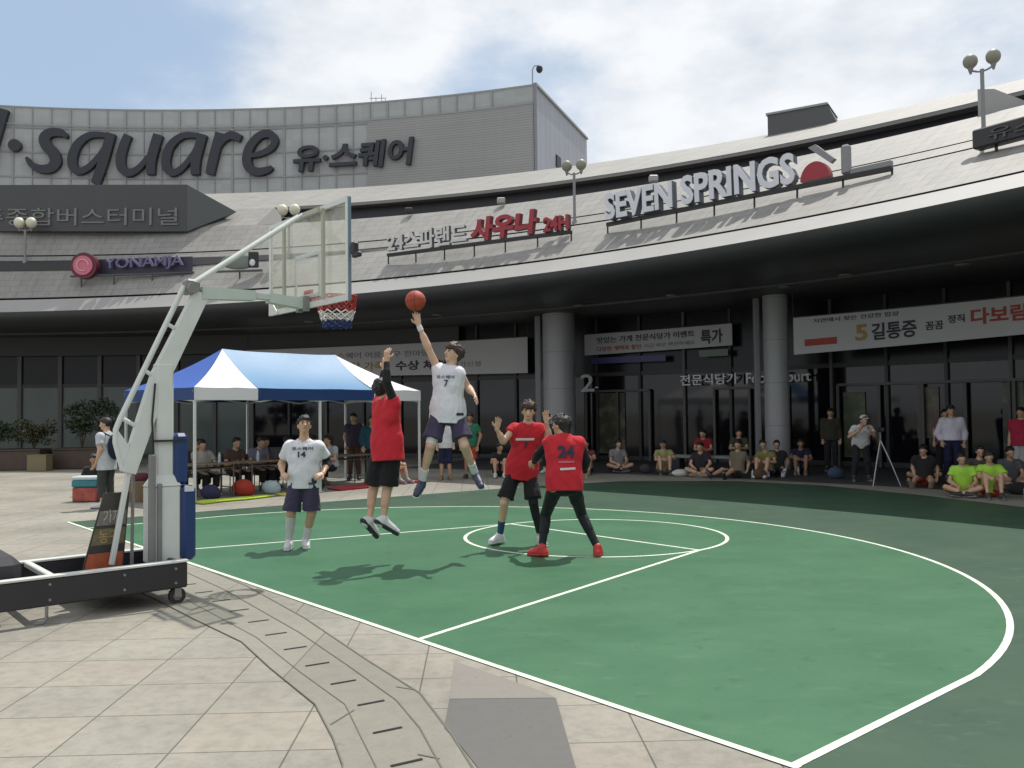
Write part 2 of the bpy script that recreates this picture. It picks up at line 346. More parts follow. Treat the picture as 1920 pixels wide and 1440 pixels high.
for path, w in ((OR, .013), (MR, .009), (ML, .006), (OL, .008)): line_strip(mb, path, w, .0075)
for a, b in [(4.1, -1.37), (4.9, -1.2), (3.9, -.68)]: line_strip(mb, [(a, b), (a - .12, b + .22 if b < -1.3 else b - .05)], .01, .0078)
mb.build('drain_joint', mat("joint_grime", (.13, .125, .105), .9, .2)); tag(bpy.data.objects['drain_joint'], kind='structure')
mb = MB()
for a, b in [(-1, -.46), (-.5, -.48), (0, -.5), (.5, -.53), (1.0, -.57), (1.51, -.62), (2.01, -.70), (2.5, -.78), (2.99, -.86), (3.47, -.93), (3.94, -1.01), (4.39, -1.18), (4.83, -1.35), (5.2, -1.56), (5.6, -1.8)]:
    P = ct(a, b); d = nrm(V(.86, .5, 0)); s = V(-d[1], d[0], 0); mb.add([P + d * i * .085 + s * j * .011 + V(0, 0, .008) for i, j in ((-1, -1), (1, -1), (1, 1), (-1, 1))], [[0, 1, 2, 3]])
tag(mb.build('drain_slot', mat("slot_shadow", (.012, .012, .012), .9)), kind='structure')
sheet('dark_paving_slab', [(-.40, 5.32), (-.395, 4.83), (-.30, 4.62), (-.18, 4.28), (-.02, 3.9), (.31, 3.9), (.285, 4.4), (.245, 5.32)], .0045, M_SLAB)
sheet('grey_paving_slab', [(-.425, 6.13), (-.40, 5.326), (.245, 5.326), (.20, 5.41)], .0045, M_SLAB2)
# ------------------------------------------------------------------ terminal building (curved canopy roof in two tiers)
def panel_mat(name, col, pu, pv, jw, jdark, rough=.45, var=.06, off=.5, metal=0.0, bump=.0, slant=0.0, streak=0.0):
    """panels in UV metres with thin joints"""
    m = bpy.data.materials.new(name); m.use_nodes = True; nt = m.node_tree; N = nt.nodes.new; L = nt.links.new; b = nt.nodes['Principled BSDF']
    uv = N("ShaderNodeUVMap"); sp = N("ShaderNodeSeparateXYZ"); L(uv.outputs[0], sp.inputs[0])
    def M(op, a, bb=None):
        x = N("ShaderNodeMath"); x.operation = op
        for i, v in enumerate((a, bb)):
            if v is None: continue
            if isinstance(v, (int, float)): x.inputs[i].default_value = v
            else: L(v, x.inputs[i])
        return x.outputs[0]
    v = M('MULTIPLY', sp.outputs[1], 1 / pv); row = M('FLOOR', v); fv = M('FRACT', v)
    u = M('ADD', M('MULTIPLY', M('ADD', sp.outputs[0], M('MULTIPLY', sp.outputs[1], slant)), 1 / pu), M('MULTIPLY', M('MODULO', row, 2.0), off)); fu = M('FRACT', u)
    j = M('MAXIMUM', M('LESS_THAN', fv, jw / pv), M('LESS_THAN', fu, jw / pu))
    cb = N("ShaderNodeCombineXYZ"); L(M('FLOOR', u), cb.inputs[0]); L(row, cb.inputs[1]); wn = N("ShaderNodeTexWhiteNoise"); L(cb.outputs[0], wn.inputs['Vector'])
    tc = N("ShaderNodeTexCoord"); n1 = N("ShaderNodeTexNoise"); n1.inputs['Scale'].default_value = .35; n1.inputs['Detail'].default_value = 6; L(tc.outputs['Object'], n1.inputs['Vector'])
    fac = M('ADD', M('MULTIPLY', M('SUBTRACT', wn.outputs['Value'], .5), var * 2), 1.0); fac = M('ADD', fac, M('MULTIPLY', M('SUBTRACT', n1.outputs['Fac'], .5), .25))
    if streak > 0:
        mp = N("ShaderNodeMapping"); mp.inputs['Scale'].default_value = (5, .25, 1); L(uv.outputs[0], mp.inputs[0])
        n2 = N("ShaderNodeTexNoise"); n2.inputs['Scale'].default_value = 1; n2.inputs['Detail'].default_value = 4; L(mp.outputs[0], n2.inputs['Vector']); fac = M('ADD', fac, M('MULTIPLY', M('SUBTRACT', n2.outputs['Fac'], .5), streak))
    fac = M('MULTIPLY', fac, M('SUBTRACT', 1.0, M('MULTIPLY', j, 1 - jdark)))
    sc = N("ShaderNodeVectorMath"); sc.operation = 'SCALE'; sc.inputs[0].default_value = col; L(fac, sc.inputs['Scale']); L(sc.outputs[0], b.inputs['Base Color'])
    b.inputs['Roughness'].default_value = rough; b.inputs['Metallic'].default_value = metal; b.inputs['Specular IOR Level'].default_value = .4
    return m
M_ROOF = panel_mat("pale_roof_panels", (.252, .246, .230), .62, .42, .028, .70, .55, .06, .5, streak=.45)
M_SOFF = panel_mat("dark_soffit_panels", (.088, .088, .094), 3.0, 1.2, .025, .5, .5, .05, 0)
M_FASC = mat("dark_fascia_metal", (.05, .051, .056), .42, .15, 1.5)
M_LIPW = mat("white_eave_metal", (.315, .312, .303), .5, .08, 1.2)
M_CLER = panel_mat("dark_clerestory_glass", (.030, .030, .036), 1.4, 3, .03, .75, .35, .1, 0)
M_WALL = panel_mat("grey_facade_panels", (.36, .37, .368), .46, .32, .012, .88, .5, .05, 0, streak=.08)
M_LOUV = panel_mat("grey_louvre_wall", (.30, .30, .295), 30, .13, .04, .80, .6, .02, 0, streak=.1)
M_SIDE = panel_mat("pale_side_cladding", (.29, .31, .35), .8, 30, .05, .72, .5, .04, 0)
M_MULL = mat("facade_mullion_grey", (.27, .285, .282), .5)
M_DARK = mat("near_black_paint", (.018, .018, .020), .55)
def loft(name, profs, ts, m, parent, smooth=True):
    """profs: list of (r(t) function, z); quad surface between consecutive profiles, uv in metres"""
    vs = []; uv = []; vv = 0.0; n = len(ts); prev = None
    for rf, z in profs:
        r1 = rf(1.0)
        if prev is not None: vv += math.hypot(r1 - prev[0], z - prev[1])
        prev = (r1, z)
        for t in ts: vs.append(pol(t, rf(t), z)); uv.append((-(t - 1) * 36.0, vv))
    fs = [[i * n + k, i * n + k + 1, (i + 1) * n + k + 1, (i + 1) * n + k] for i in range(len(profs) - 1) for k in range(n - 1)]
    return obj(name, vs, fs, m, parent, smooth, uv)
def addr(f, d): return lambda t: f(t) + d
def mixr(z, za=5.4, zb=8.8): 
    k = (z - za) / (zb - za); return lambda t: R_LIP(t) * (1 - k) + R_C0(t) * k
TS = np.linspace(-0.05, 2.25, 140)
bld = thing('terminal_building', (0, 34, 0), 'curved grey bus terminal with a pale two tier roof over a shaded glass arcade', 'building')
# lower roof tier with a slot and grooves
o = loft('lower_roof', [(mixr(5.95), 5.95), (mixr(7.25), 7.25)], TS, M_ROOF, bld)
loft('roof_eave', [(R_LIP, 5.42), (mixr(5.6), 5.60), (mixr(5.88), 5.88)], TS, M_LIPW, bld)
loft('roof_groove', [(mixr(5.88), 5.88), (addr(mixr(5.88), .10), 5.80), (addr(mixr(5.95), .10), 5.87), (mixr(5.95), 5.95)], TS, M_DARK, bld, False)
loft('lower_roof', [(addr(mixr(7.31), .0), 7.31), (addr(mixr(7.62), 0), 7.62)], TS, M_ROOF, bld)
loft('lower_roof', [(mixr(7.67), 7.67), (mixr(8.8), 8.8)], TS, M_ROOF, bld)
loft('roof_groove', [(mixr(7.25), 7.25), (addr(mixr(7.25), .08), 7.2), (addr(mixr(7.31), .08), 7.25), (mixr(7.31), 7.31)], TS, M_DARK, bld, False)
loft('roof_groove', [(mixr(7.62), 7.62), (addr(mixr(7.62), .08), 7.57), (addr(mixr(7.67), .08), 7.61), (mixr(7.67), 7.67)], TS, M_DARK, bld, False)
# dark gutter slot on the left half of the lower roof, tapering out to the right
tl = np.linspace(2.25, 1.17, 60); mb = MB()
wz = [(.40 if t > 1.45 else .40 * max(.12, (t - 1.17) / .28)) for t in tl]
mb.strip([pol(t, mixr(7.22 + w / 2)(t) - .03, 7.22 + w / 2 + .02) for t, w in zip(tl, wz)], [pol(t, mixr(7.22 - w / 2)(t) - .03, 7.22 - w / 2 + .02) for t, w in zip(tl, wz)])
mb.build('gutter', M_DARK, bld)
# eave underside: rounded dark fascia, soffit
loft('fascia', [(R_LIP, 5.42), (addr(R_LIP, .03), 5.30), (addr(R_LIP, .16), 5.17), (addr(R_LIP, .42), 5.06), (addr(R_LIP, .9), 5.0), (addr(R_LIP, 1.6), 5.0), (addr(R_LIP, 2.75), 5.03)], TS, M_FASC, bld)
loft('soffit', [(addr(R_LIP, 2.75), 5.03), (addr(R_LIP, 2.78), 5.14), (addr(R_LIP, 4.6), 5.14)], TS, M_SOFF, bld, False)
loft('soffit', [(addr(R_LIP, 4.6), 5.14), (addr(R_LIP, 4.62), 5.07), (lambda t: 41.5, 5.07)], TS, M_SOFF, bld, False)
# upper tier
t_end = 1.365
TR = np.linspace(-0.05, t_end, 90); TL = np.linspace(t_end, 2.25, 50)
loft('clerestory', [(addr(R_C0, -.02), 8.78), (addr(R_C1, .50), 8.80), (addr(R_C1, .52), 9.73)], TR, M_CLER, bld, False)
loft('upper_roof', [(R_C1, 9.8), (R_T, 11.5), (addr(R_T, 1.0), 11.45), (addr(R_T, 6.0), 11.4)], TS, M_ROOF, bld, False)
loft('upper_eave', [(addr(R_C1, .01), 9.802), (addr(R_C1, .05), 9.70), (addr(R_C1, 1.0), 9.72)], TR, M_LIPW, bld, False)
loft('upper_roof', [(R_C0, 8.8), (R_C1, 9.8)], TL, M_ROOF, bld, False)
mb = MB(); a0, a1, a2, a3 = pol(t_end, R_C0(t_end), 8.8), pol(t_end, R_C1(t_end) + .5, 8.80), pol(t_end, R_C1(t_end) + .5, 9.76), pol(t_end, R_C1(t_end), 9.8)
mb.add([pol(t_end - .028, R_C0(t_end - .028), 8.81), a1, a2, a3, a0], [[4, 0, 3], [0, 1, 2, 3]]); mb.build('clerestory_end', M_ROOF, bld)
mb = MB()     # pale panel in the clerestory near the right lamp
mb.prism([pol(.722, R_C0(.722) + .25, 8.79), pol(.688, R_C0(.688) + .25, 8.79), pol(.712, R_C0(.712) + .25, 9.45), pol(.722, R_C0(.722) + .25, 9.55)], V(.05, .05, 0)); mb.build('clerestory_panel', M_LIPW, bld)
for t in (1.20, 1.105, .96):
    mb = MB(); p = pol(t, R_C0(t) - .15, 8.8); mb.box(p + V(0, 0, .10), (.28, .2, .2), None, .03); mb.build('floodlight', M_LIPW if t < 1.15 else M_DARK, bld)
# arcade: glass wall, mullions, columns
def glass_mat(name, col, rough, spec=.5):
    m = mat(name, col, rough, .25, .9, 0, 0, 40, spec); return m
M_GLASS = glass_mat("dark_window_glass", (.008, .008, .011), .06, .42)
M_GLASS2 = glass_mat("dark_panel_glass", (.012, .012, .014), .2, .25)
M_FROST = glass_mat("green_frosted_glass", (.105, .135, .125), .16, .4)
M_FRAME = mat("dark_window_frame", (.028, .028, .03), .45)
M_FRAME2 = mat("pale_door_frame", (.085, .085, .078), .45)
RG = 40.6
loft('arcade_wall', [(lambda t: RG + .25, 0.0), (lambda t: RG + .25, 5.1)], TS, mat("dark_wall_backing", (.02, .02, .022), .6), bld)
tm = np.arange(0.0, 2.2, .0405)
for i in range(len(tm) - 1):
    ta, tb = tm[i], tm[i + 1]; left = ta > 1.395
    for (za, zb, mm) in ((0.0, 3.05, M_FROST if left else M_GLASS), (3.05, 5.08, M_GLASS2)):
        mb = MB(); p = [pol(ta, RG, za), pol(tb, RG, za), pol(tb, RG, zb), pol(ta, RG, zb)]; mb.add(p, [[0, 1, 2, 3]]); mb.build('glass_panel', mm, bld)
    mb = MB(); wdt = .09 if not left else .16
    mb.beam(pol(ta, RG - .04, 0), pol(ta, RG - .04, 5.07), wdt, .12, pol(ta + 1.57, 1, 0) - CC); mb.build('mullion', M_FRAME2 if (left or i % 3 == 0) else M_FRAME, bld)
mb = MB()
for z, hh in ((3.05, .14), (.08, .15)):
    mb.strip([pol(t, RG - .06, z - hh / 2) for t in TS], [pol(t, RG - .06, z + hh / 2) for t in TS])
mb.build('transom', M_FRAME, bld)
tb_ = np.linspace(2.25, 1.19, 60)
loft('bulkhead', [(lambda t: RG - .05, 4.30), (lambda t: RG - .32, 4.30), (lambda t: RG - .32, 5.09)], tb_, mat("dark_grey_bulkhead", (.055, .055, .06), .55), bld, False)
# doorways with pale frames
for t in (1.033, .915, .757, .70, .815):
    mb = MB(); dw = .030
    for s in (-1, 0, 1): mb.beam(pol(t + s * dw, RG - .14, 0), pol(t + s * dw, RG - .14, 2.45), .08, .08, pol(t + 1.57, 1, 0) - CC)
    mb.beam(pol(t - dw, RG - .15, 2.45), pol(t + dw, RG - .15, 2.45), .12, .08); mb.build('door_frame', M_FRAME2, bld)
M_COLM = panel_mat("grey_column_cladding", (.38, .385, .40), 9, 1.25, .015, .6, .32, .04, 0)
def column(t, r, rad, name='column'):
    c = pol(t, r, 0); n = 28; zs = [0, .02, 2.3, 2.31, 5.13]; vs = []; uv = []
    for z in zs:
        for k in range(n + 1):
            a = 2 * math.pi * k / n; vs.append(c + V(math.cos(a) * rad, math.sin(a) * rad, z)); uv.append((a * rad, z))
    fs = [[j * (n + 1) + k, j * (n + 1) + k + 1, (j + 1) * (n + 1) + k + 1, (j + 1) * (n + 1) + k] for j in range(len(zs) - 1) for k in range(n)]
    return obj(name, vs, fs, M_COLM, bld, True, uv)
column(1.066, 38.5, .55); column(.872, 38.5, .36); column(.66, 38.5, .4)
mb = MB(); p = pol(.8875, 38.5, 0); mb.box(p + V(0, 0, 2.53), (.17, .17, 5.06), None, .02); mb.build('downpipe', M_COLM, bld)
mb = MB(); p = pol(1.087, 38.5, 0); mb.box(p + V(0, 0, 2.53), (.20, .16, 5.06), None, .02); mb.build('downpipe', M_COLM, bld)
for t, r in [(1.16, 36.3), (1.02, 36.6), (.93, 36.2), (.845, 36.8), (.79, 36.0), (.72, 36.6), (1.3, 36.4)]:
    mb = MB(); c = pol(t, r, 5.065); mb.cyl(c, c - V(0, 0, .03), .17, .16, 18); mb.build('ceiling_light', mat("dull_lamp_glass", (.22, .21, .17), .4), bld)

# ------------------------------------------------------------------ concourse hall behind, with the big wall sign
hall = thing('concourse_hall', (-10, 48, 0), 'tall grey curved hall rising behind the roof carrying the big dark lettering', 'building')
TW = np.linspace(2.15, 1.1975, 80); tc_ = 1.1975
loft('wall', [(R_W, 10.5), (R_W, 18.03)], TW, M_WALL, hall)
mb = MB(); ts_ = np.linspace(1.377, 1.1985, 24)
obj('louvre_wall', [pol(t, R_W(t) - .10, z) for z in (10.5, 17.05) for t in ts_], [[k, k + 1, 24 + k + 1, 24 + k] for k in range(23)], M_LOUV, hall, True, [(-(t) * 50, z) for z in (10.5, 17.05) for t in ts_])
c1 = pol(tc_, R_W(tc_), 0); c2 = V(4.64, 51.54, 0)
obj('side_wall', [c1 + V(0, 0, 10.5), c2 + V(0, 0, 10.5), c2 + V(0, 0, 18.03), c1 + V(0, 0, 18.03)], [[0, 1, 2, 3]], M_SIDE, hall, None, [(0, 10.5), (9.4, 10.5), (9.4, 18), (0, 18)])
rp = [pol(t, R_W(t), 18.03) for t in TW] + [c2 + V(0, 0, 18.03), V(-2, 70, 18.03), V(-50, 70, 18.03)]
obj('roof', rp, [list(range(len(rp)))], M_WALL, hall, None, [(p[0], p[1]) for p in rp])
mb = MB()
for i in range(-2, 40):
    t = 1.751 + .0565 * 4 - i * .0565 / 3
    if t < 1.2 or t > 2.15: continue
    big = i % 3 == 0; w = .085 if big else .03; zb = 10.5 if t > 1.377 else 17.06
    mb.beam(pol(t, R_W(t) - .03, zb), pol(t, R_W(t) - .03, 18.0), w, .06, pol(t + 1.57, 1, 0) - CC)
for z, te in ((16.92, 1.377), (15.62, 1.377), (14.32, 1.377), (17.06, 1.1985), (18.0, 1.1975)):
    tt = np.linspace(2.15, te, 60); mb.strip([pol(t, R_W(t) - .125 if z == 17.06 else R_W(t) - .055, z - .035) for t in tt], [pol(t, R_W(t) - .125 if z == 17.06 else R_W(t) - .055, z + .035) for t in tt])
mb.build('mullion_grid', M_MULL, hall)
ds = nrm(c2 - c1); nn = V(ds[1], -ds[0], 0)
mb = MB(); q = c1 + ds * 3.7 + nn * .02 + V(0, 0, 15.1); mb.box(q, (.75, .08, .62), (ds, nn, V(0, 0, 1))); mb.build('window', M_DARK, hall)
mb = MB(); mb.tube([c1 + V(0, 0, 10.6) + nn * .03 - ds * .03, c1 + V(0, 0, 18.05) + nn * .03 - ds * .03], .09); mb.build('corner_trim', M_SIDE, hall)
mb = MB(); mb.beam(c1 + V(0, 0, 18.05), c2 + V(0, 0, 18.05), .2, .12); mb.build('parapet_trim', M_MULL, hall)

cm = thing('camera_mast', c1 + V(-.1, .1, 18.03), 'tiny dark security camera on a thin mast at the hall corner', 'security camera')
mb = MB(); b = c1 + V(-.1, .1, 18.05); mb.tube([b, b + V(0, 0, .75), b + V(.1, 0, .95), b + V(.25, 0, .95)], .03); mb.build('mast', M_MULL, cm)
mb = MB(); mb.sphere(b + V(.35, 0, .78), .17, 12, 8, (1, 1, 1.2)); mb.build('camera_dome', M_DARK, cm)
an = thing('roof_antenna', pol(1.377, R_W(1.377) + .5, 18.03), 'thin pale aerial on the hall roof edge', 'antenna')
mb = MB(); b = pol(1.377, R_W(1.377) + .5, 18.03)
for dx, hh in ((0, .75), (.25, .45), (.55, .6), (.75, .35)): mb.cyl(b + V(dx, 0, 0), b + V(dx, 0, hh), .02, .02, 6)
mb.beam(b + V(-.1, 0, .4), b + V(.8, 0, .4), .03, .03); mb.build('rods', M_LIPW, an)

# big sign strokes (wall coordinates traced as lettering: x in 1/3 px of a 640 px strip, y down)
sign = thing('wall_sign', pol(1.6, R_W(1.6), 14), 'huge dark brush style lettering reading U square with Korean beside it on the hall wall', 'sign')
M_SIGN = mat("dark_sign_face", (.018, .021, .030), .45, .2, 3)
def wall_xy(x, y):      # crop px -> angle and height on the curved wall
    px = x / 3; t = 1.7505 - (px - 25) * (.0565 / 101.8); z = 18.0 - (y / 3 + 100 - (204.5 + 4.2e-5 * (px - 420) ** 2 * 0)) * .0280
    return t, z
def stroke(name, pts, wds, k):
    P = [V(*p) for p in pts]
    # catmull-rom resample
    Q = []; Wd = []
    for i in range(len(P) - 1):
        p0, p1, p2, p3 = P[max(i - 1, 0)], P[i], P[i + 1], P[min(i + 2, len(P) - 1)]
        for u in np.linspace(0, 1, 6, endpoint=False):
            Q.append(.5 * (2 * p1 + (p2 - p0) * u + (2 * p0 - 5 * p1 + 4 * p2 - p3) * u * u + (3 * p1 - p0 - 3 * p2 + p3) * u ** 3)); Wd.append(wds[i] * (1 - u) + wds[i + 1] * u)
    Q.append(P[-1]); Wd.append(wds[-1]); n = len(Q); fr = []; bk = []
    for i in range(n):
        d = nrm(Q[min(i + 1, n - 1)] - Q[max(i - 1, 0)]); s = V(-d[1], d[0])
        for sg in (1, -1):
            x, y = Q[i] + s * sg * Wd[i] / 2; t, z = wall_xy(x, y); r = R_W(t)
            fr.append(pol(t, r - .32 - .004 * k, z)); bk.append(pol(t, r - .02, z))
    vs = fr + bk; m = 2 * n; fs = []
    for i in range(n - 1):
        a = 2 * i; fs += [[a, a + 1, a + 3, a + 2], [m + a, m + a + 2, m + a + 3, m + a + 1], [a, a + 2, m + a + 2, m + a], [a + 1, m + a + 1, m + a + 3, a + 3]]
    fs += [[0, m, m + 1, 1], [2 * n - 2, 2 * n - 1, m + 2 * n - 1, m + 2 * n - 2]]
    return vs, fs
LET = {
 'letter_u': [([(-190, 345), (-215, 450), (-225, 560), (-195, 650), (-130, 670), (-60, 620), (-20, 540)], [60, 60, 60, 58, 50, 46, 44]), ([(30, 340), (5, 440), (-20, 540), (-50, 660)], [56, 56, 54, 50])],
 'middle_dot': [([(90 - 34 * math.cos(a), 540) for a in np.linspace(0.12, math.pi - .12, 12)], [68 * math.sin(a) for a in np.linspace(0.12, math.pi - .12, 12)])],
 'letter_s': [([(372, 482), (335, 460), (280, 462), (248, 492), (258, 535), (295, 578), (308, 625), (280, 662), (225, 668), (180, 645), (152, 605)], [20, 42, 50, 58, 60, 62, 60, 52, 44, 34, 14])],
 'letter_q': [([(612, 475), (560, 466), (490, 472), (430, 520), (400, 590), (402, 650), (435, 676), (490, 650), (550, 580), (590, 510)], [26, 30, 36, 46, 52, 50, 40, 34, 28, 22]), ([(612, 458), (585, 555), (558, 650), (525, 745)], [50, 54, 54, 50])],
 'letter_v': [([(705, 466), (680, 530), (664, 600), (672, 655), (712, 680), (765, 655), (820, 590)], [44, 50, 54, 52, 44, 34, 26]), ([(876, 462), (850, 550), (835, 620), (835, 690)], [54, 56, 54, 44])],
 'letter_a': [([(1128, 478), (1080, 466), (1010, 472), (950, 520), (922, 590), (925, 650), (958, 680), (1010, 655), (1065, 590), (1105, 520)], [26, 30, 36, 46, 52, 50, 40, 34, 28, 22]), ([(1132, 462), (1106, 550), (1090, 620), (1088, 692)], [50, 54, 54, 48])],
 'letter_r': [([(1232, 455), (1208, 540), (1190, 610), (1172, 690)], [52, 54, 54, 50]), ([(1205, 560), (1245, 500), (1295, 470), (1352, 490)], [28, 36, 46, 40])],
 'letter_e': [([(1395, 592), (1465, 580), (1530, 550), (1552, 505), (1520, 468), (1462, 478), (1408, 535), (1388, 605), (1402, 658), (1450, 682), (1512, 672), (1535, 655)], [22, 30, 36, 42, 44, 44, 50, 54, 52, 46, 36, 18])],
}
for nm, strokes in LET.items():
    vs = []; fs = []
    for k, (pts, wd) in enumerate(strokes):
        a, b = stroke(nm, pts, wd, k); fs += [[i + len(vs) for i in f] for f in b]; vs += list(a)
    obj('letter' if nm != 'middle_dot' else 'dot', vs, fs, M_SIGN, sign, False)
def wall_warp(t0, t1, z0, z1):
    return lambda u, y, z: np.stack([CC[0] + (R_W(t0 + (t1 - t0) * u) - .14 - z) * np.cos(t0 + (t1 - t0) * u), CC[1] + (R_W(t0 + (t1 - t0) * u) - .14 - z) * np.sin(t0 + (t1 - t0) * u), z0 + (z1 - z0) * u + y], 1)
text('korean_letters', "유·스퀘어", (0, 0, 0), (6.6, 0, 0), 1.42, (0, 0, 1), M_SIGN, sign, .22, .028, .12, 1.0, wall_warp(1.457, 1.325, 14.47, 14.52))

# dark arrow shaped sign on the roof
arw = thing('arrow_sign', (-16, 32, 7), 'long dark grey arrow shaped sign with faint Korean lettering above the roof', 'sign')
M_ARW = mat("charcoal_sign_panel", (.052, .053, .056), .45, .2, .7)
mb = MB(); y0 = 32.0
mb.prism([(-24, y0, 8.72), (-11.99, y0, 8.57), (-11.99, y0, 10.32), (-24, y0, 10.43)], V(0, .9, 0)); mb.build('sign_body', M_ARW, arw)
mb = MB(); mb.add([(-11.99, y0 + .01, 8.57), (-10.45, y0 + .95, 9.50), (-11.99, y0 + .01, 10.32), (-11.99, y0 + .9, 8.57), (-11.99, y0 + .9, 10.32)], [[0, 1, 2], [0, 3, 1], [1, 4, 2]]); mb.build('arrow_tip', mat("greenish_sign_panel", (.075, .085, .083), .4), arw)
mb = MB(); mb.prism([(-24, y0 + .25, 8.2), (-13.0, y0 + .25, 8.1), (-12.3, y0 + .25, 8.58), (-24, y0 + .25, 8.73)], V(0, .5, 0)); mb.build('sign_plinth', mat("grey_plinth", (.10, .10, .10), .6), arw)
text('lettering', "광주종합버스터미널", (-20.55, y0, 8.86), (-12.32, y0, 8.80), .66, (0, 0, 1), mat("dull_sign_letter", (.17, .17, .17), .5), arw, .05)

# roof top plant box
rb = thing('roof_plant_box', pol(.9, 43.2, 11.4), 'low grey plant box standing on the upper roof edge', 'roof unit')
A, Bq = V(9.03, 30.03, 0), V(10.75, 29.0, 0); d = nrm(Bq - A); n = V(-d[1], d[0], 0)
mb = MB(); mb.prism([A + V(0, 0, 11.2), Bq + d * .35 + V(0, 0, 11.2), Bq + V(0, 0, 12.0), A + V(0, 0, 12.0)], n * 1.6); mb.build('housing', panel_mat("grey_plant_panels", (.13, .135, .14), .6, .3, .03, .6), rb)
mb = MB(); mb.prism([A - n * .05 - d * .05 + V(0, 0, 12.0), Bq - n * .05 + d * .05 + V(0, 0, 12.0), Bq - n * .05 + V(0, 0, 12.07), A - n * .05 - d * .05 + V(0, 0, 12.07)], n * 1.7); mb.build('lid', M_MULL, rb)

# ------------------------------------------------------------------ roof lamps and signs on the roof
M_POLE = mat("grey_lamp_pole", (.21, .21, .22), .4)
M_GLOBE = mat("cream_lamp_globe", (.62, .60, .47), .35)
def roof_lamp(t, hgt, side, label, gr, cream=True):
    r = R_LIP(t) * 0 + mixr(7.6)(t); base = pol(t, mixr(7.4)(t), 7.4)
    L_ = thing('roof_lamp', base, label, 'lamp post', 'twin globe lamps on the roof')
    top = base + V(0, 0, hgt); s = nrm(side); m = M_GLOBE if cream else mat("backlit_lamp_globe", (.24, .235, .19), .5)  # darker colour paints backlit shade onto the same kind of globe
    mb = MB(); mb.cyl(base - V(0, 0, .1), top, .045, .04, 12); mb.cyl(base - V(0, 0, .05), base + V(0, 0, .06), .09, .07, 12); mb.build('pole', M_POLE, L_)
    for sg in (-1, 1):
        mb = MB(); e = top + s * sg * .22; mb.tube([top - V(0, 0, .05), top + s * sg * .10 - V(0, 0, .03), e + V(0, 0, .02)], .022); mb.cyl(e - V(0, 0, .06), e + V(0, 0, .10), .02, .07, 10); mb.build('arm', M_POLE, L_)
        mb = MB(); mb.sphere(e + V(0, 0, gr + .07), gr, 18, 12, (1, 1, 1.05)); mb.build('globe', m, L_)
roof_lamp(.6905, 1.60, (.80, -.60, 0), 'twin globe lamp post above the dark sign on the right roof', .15, False)
roof_lamp(1.006, 1.50, (1, -.3, 0), 'twin globe lamp post between the red letters and the silver letters', .16, False)
roof_lamp(1.590, 1.18, (1, 0, 0), 'twin globe lamp with cream globes under the dark arrow sign', .19)
roof_lamp(1.307, 1.25, (1, -.1, 0), 'twin globe lamp seen just above the hoop arm', .19)

M_WHITE = mat("white_sign_letter", (.62, .63, .68), .4)
M_RED = mat("red_sign_letter", (.30, .018, .030), .4)
M_SIDE_L = mat("dark_letter_edge", (.06, .065, .08), .5)
def rack(par, p0, p1, up=.0):
    mb = MB(); d = nrm(V(*p1) - V(*p0)); mb.beam(V(*p0) + V(0, 0, -.06), V(*p1) + V(0, 0, -.06), .16, .09, V(-d[1], d[0], 0))
    L_ = np.linalg.norm(V(*p1) - V(*p0)); k = max(2, int(L_ / 1.0))
    for i in range(k + 1):
        q = V(*p0) + (V(*p1) - V(*p0)) * i / k; mb.cyl(q + V(0, .02, -.55), q + V(0, 0, -.05), .025, .025, 6)
    mb.build('rack', M_DARK, par)
UP = V(0, 0, 1)
def dbl(name, txt, p0, p1, h, par, face, edge, ex=.16, off=.02, shear=0):
    text(name, txt, p0, p1, h, UP, face, par, .03, off, shear, stand=ex)
    v = text('letter_edge', txt, p0, p1, h, UP, edge, par, ex, off, shear)
s1 = thing('roof_sign', (-1, 26.3, 6.8), 'roof sign of small silver Korean letters followed by large red Korean letters', 'sign')
off = V(-.30, -.55, .12)
pA, pB, pC = V(-3.8, 27.92, 6.82) + off * .4, V(-1.02, 26.58, 6.85) + off * .4, V(1.85, 24.74, 6.85) + off * .4
rack(s1, pA, pC)
dbl('silver_letters', "24스파랜드", pA + (pB - pA) * .02, pA + (pB - pA) * .95, .62, s1, mat("silver_letter_face", (.55, .55, .53), .4), M_SIDE_L, .14)
dbl('red_letters', "사우나", pB + V(.02, 0, .0), pB + (pC - pB) * .70, .72, s1, M_RED, mat("red_letter_edge", (.12, .012, .018), .5), .16, .045, .12)
dbl('red_letters', "24H", pB + (pC - pB) * .76, pC, .42, s1, M_RED, mat("red_letter_edge", (.12, .012, .018), .5), .16, .035)
s2 = thing('roof_sign', (5.5, 22, 7), 'long roof sign in silver capital letters with a red and grey emblem', 'sign')
qA, qB, qC = V(2.86, 24.21, 6.98) + V(-.15, -.2, 0), V(7.25, 20.76, 7.10) + V(-.15, -.2, 0), V(8.65, 19.34, 7.12) + V(-.15, -.2, 0)
rack(s2, qA, qC); dq = (qB - qA)
dbl('silver_letters', "SEVEN", qA + dq * .015, qA + dq * .385, .72, s2, M_WHITE, mat("blue_grey_letter_edge", (.09, .105, .14), .5), .26, .03)
dbl('silver_letters', "SPRINGS", qA + dq * .43, qA + dq * .965, .76, s2, M_WHITE, mat("blue_grey_letter_edge", (.09, .105, .14), .5), .26, .03)
dn = nrm(qC - qB); nr = V(dn[1], -dn[0], 0); e0 = qB + dn * .28
mb = MB(); mb.prism([e0 + dn * (.36 * math.cos(a)) + V(0, 0, .02 + .42 * math.sin(a)) for a in np.linspace(0, math.pi, 20)], nr * .2); mb.build('red_emblem', M_RED, s2)
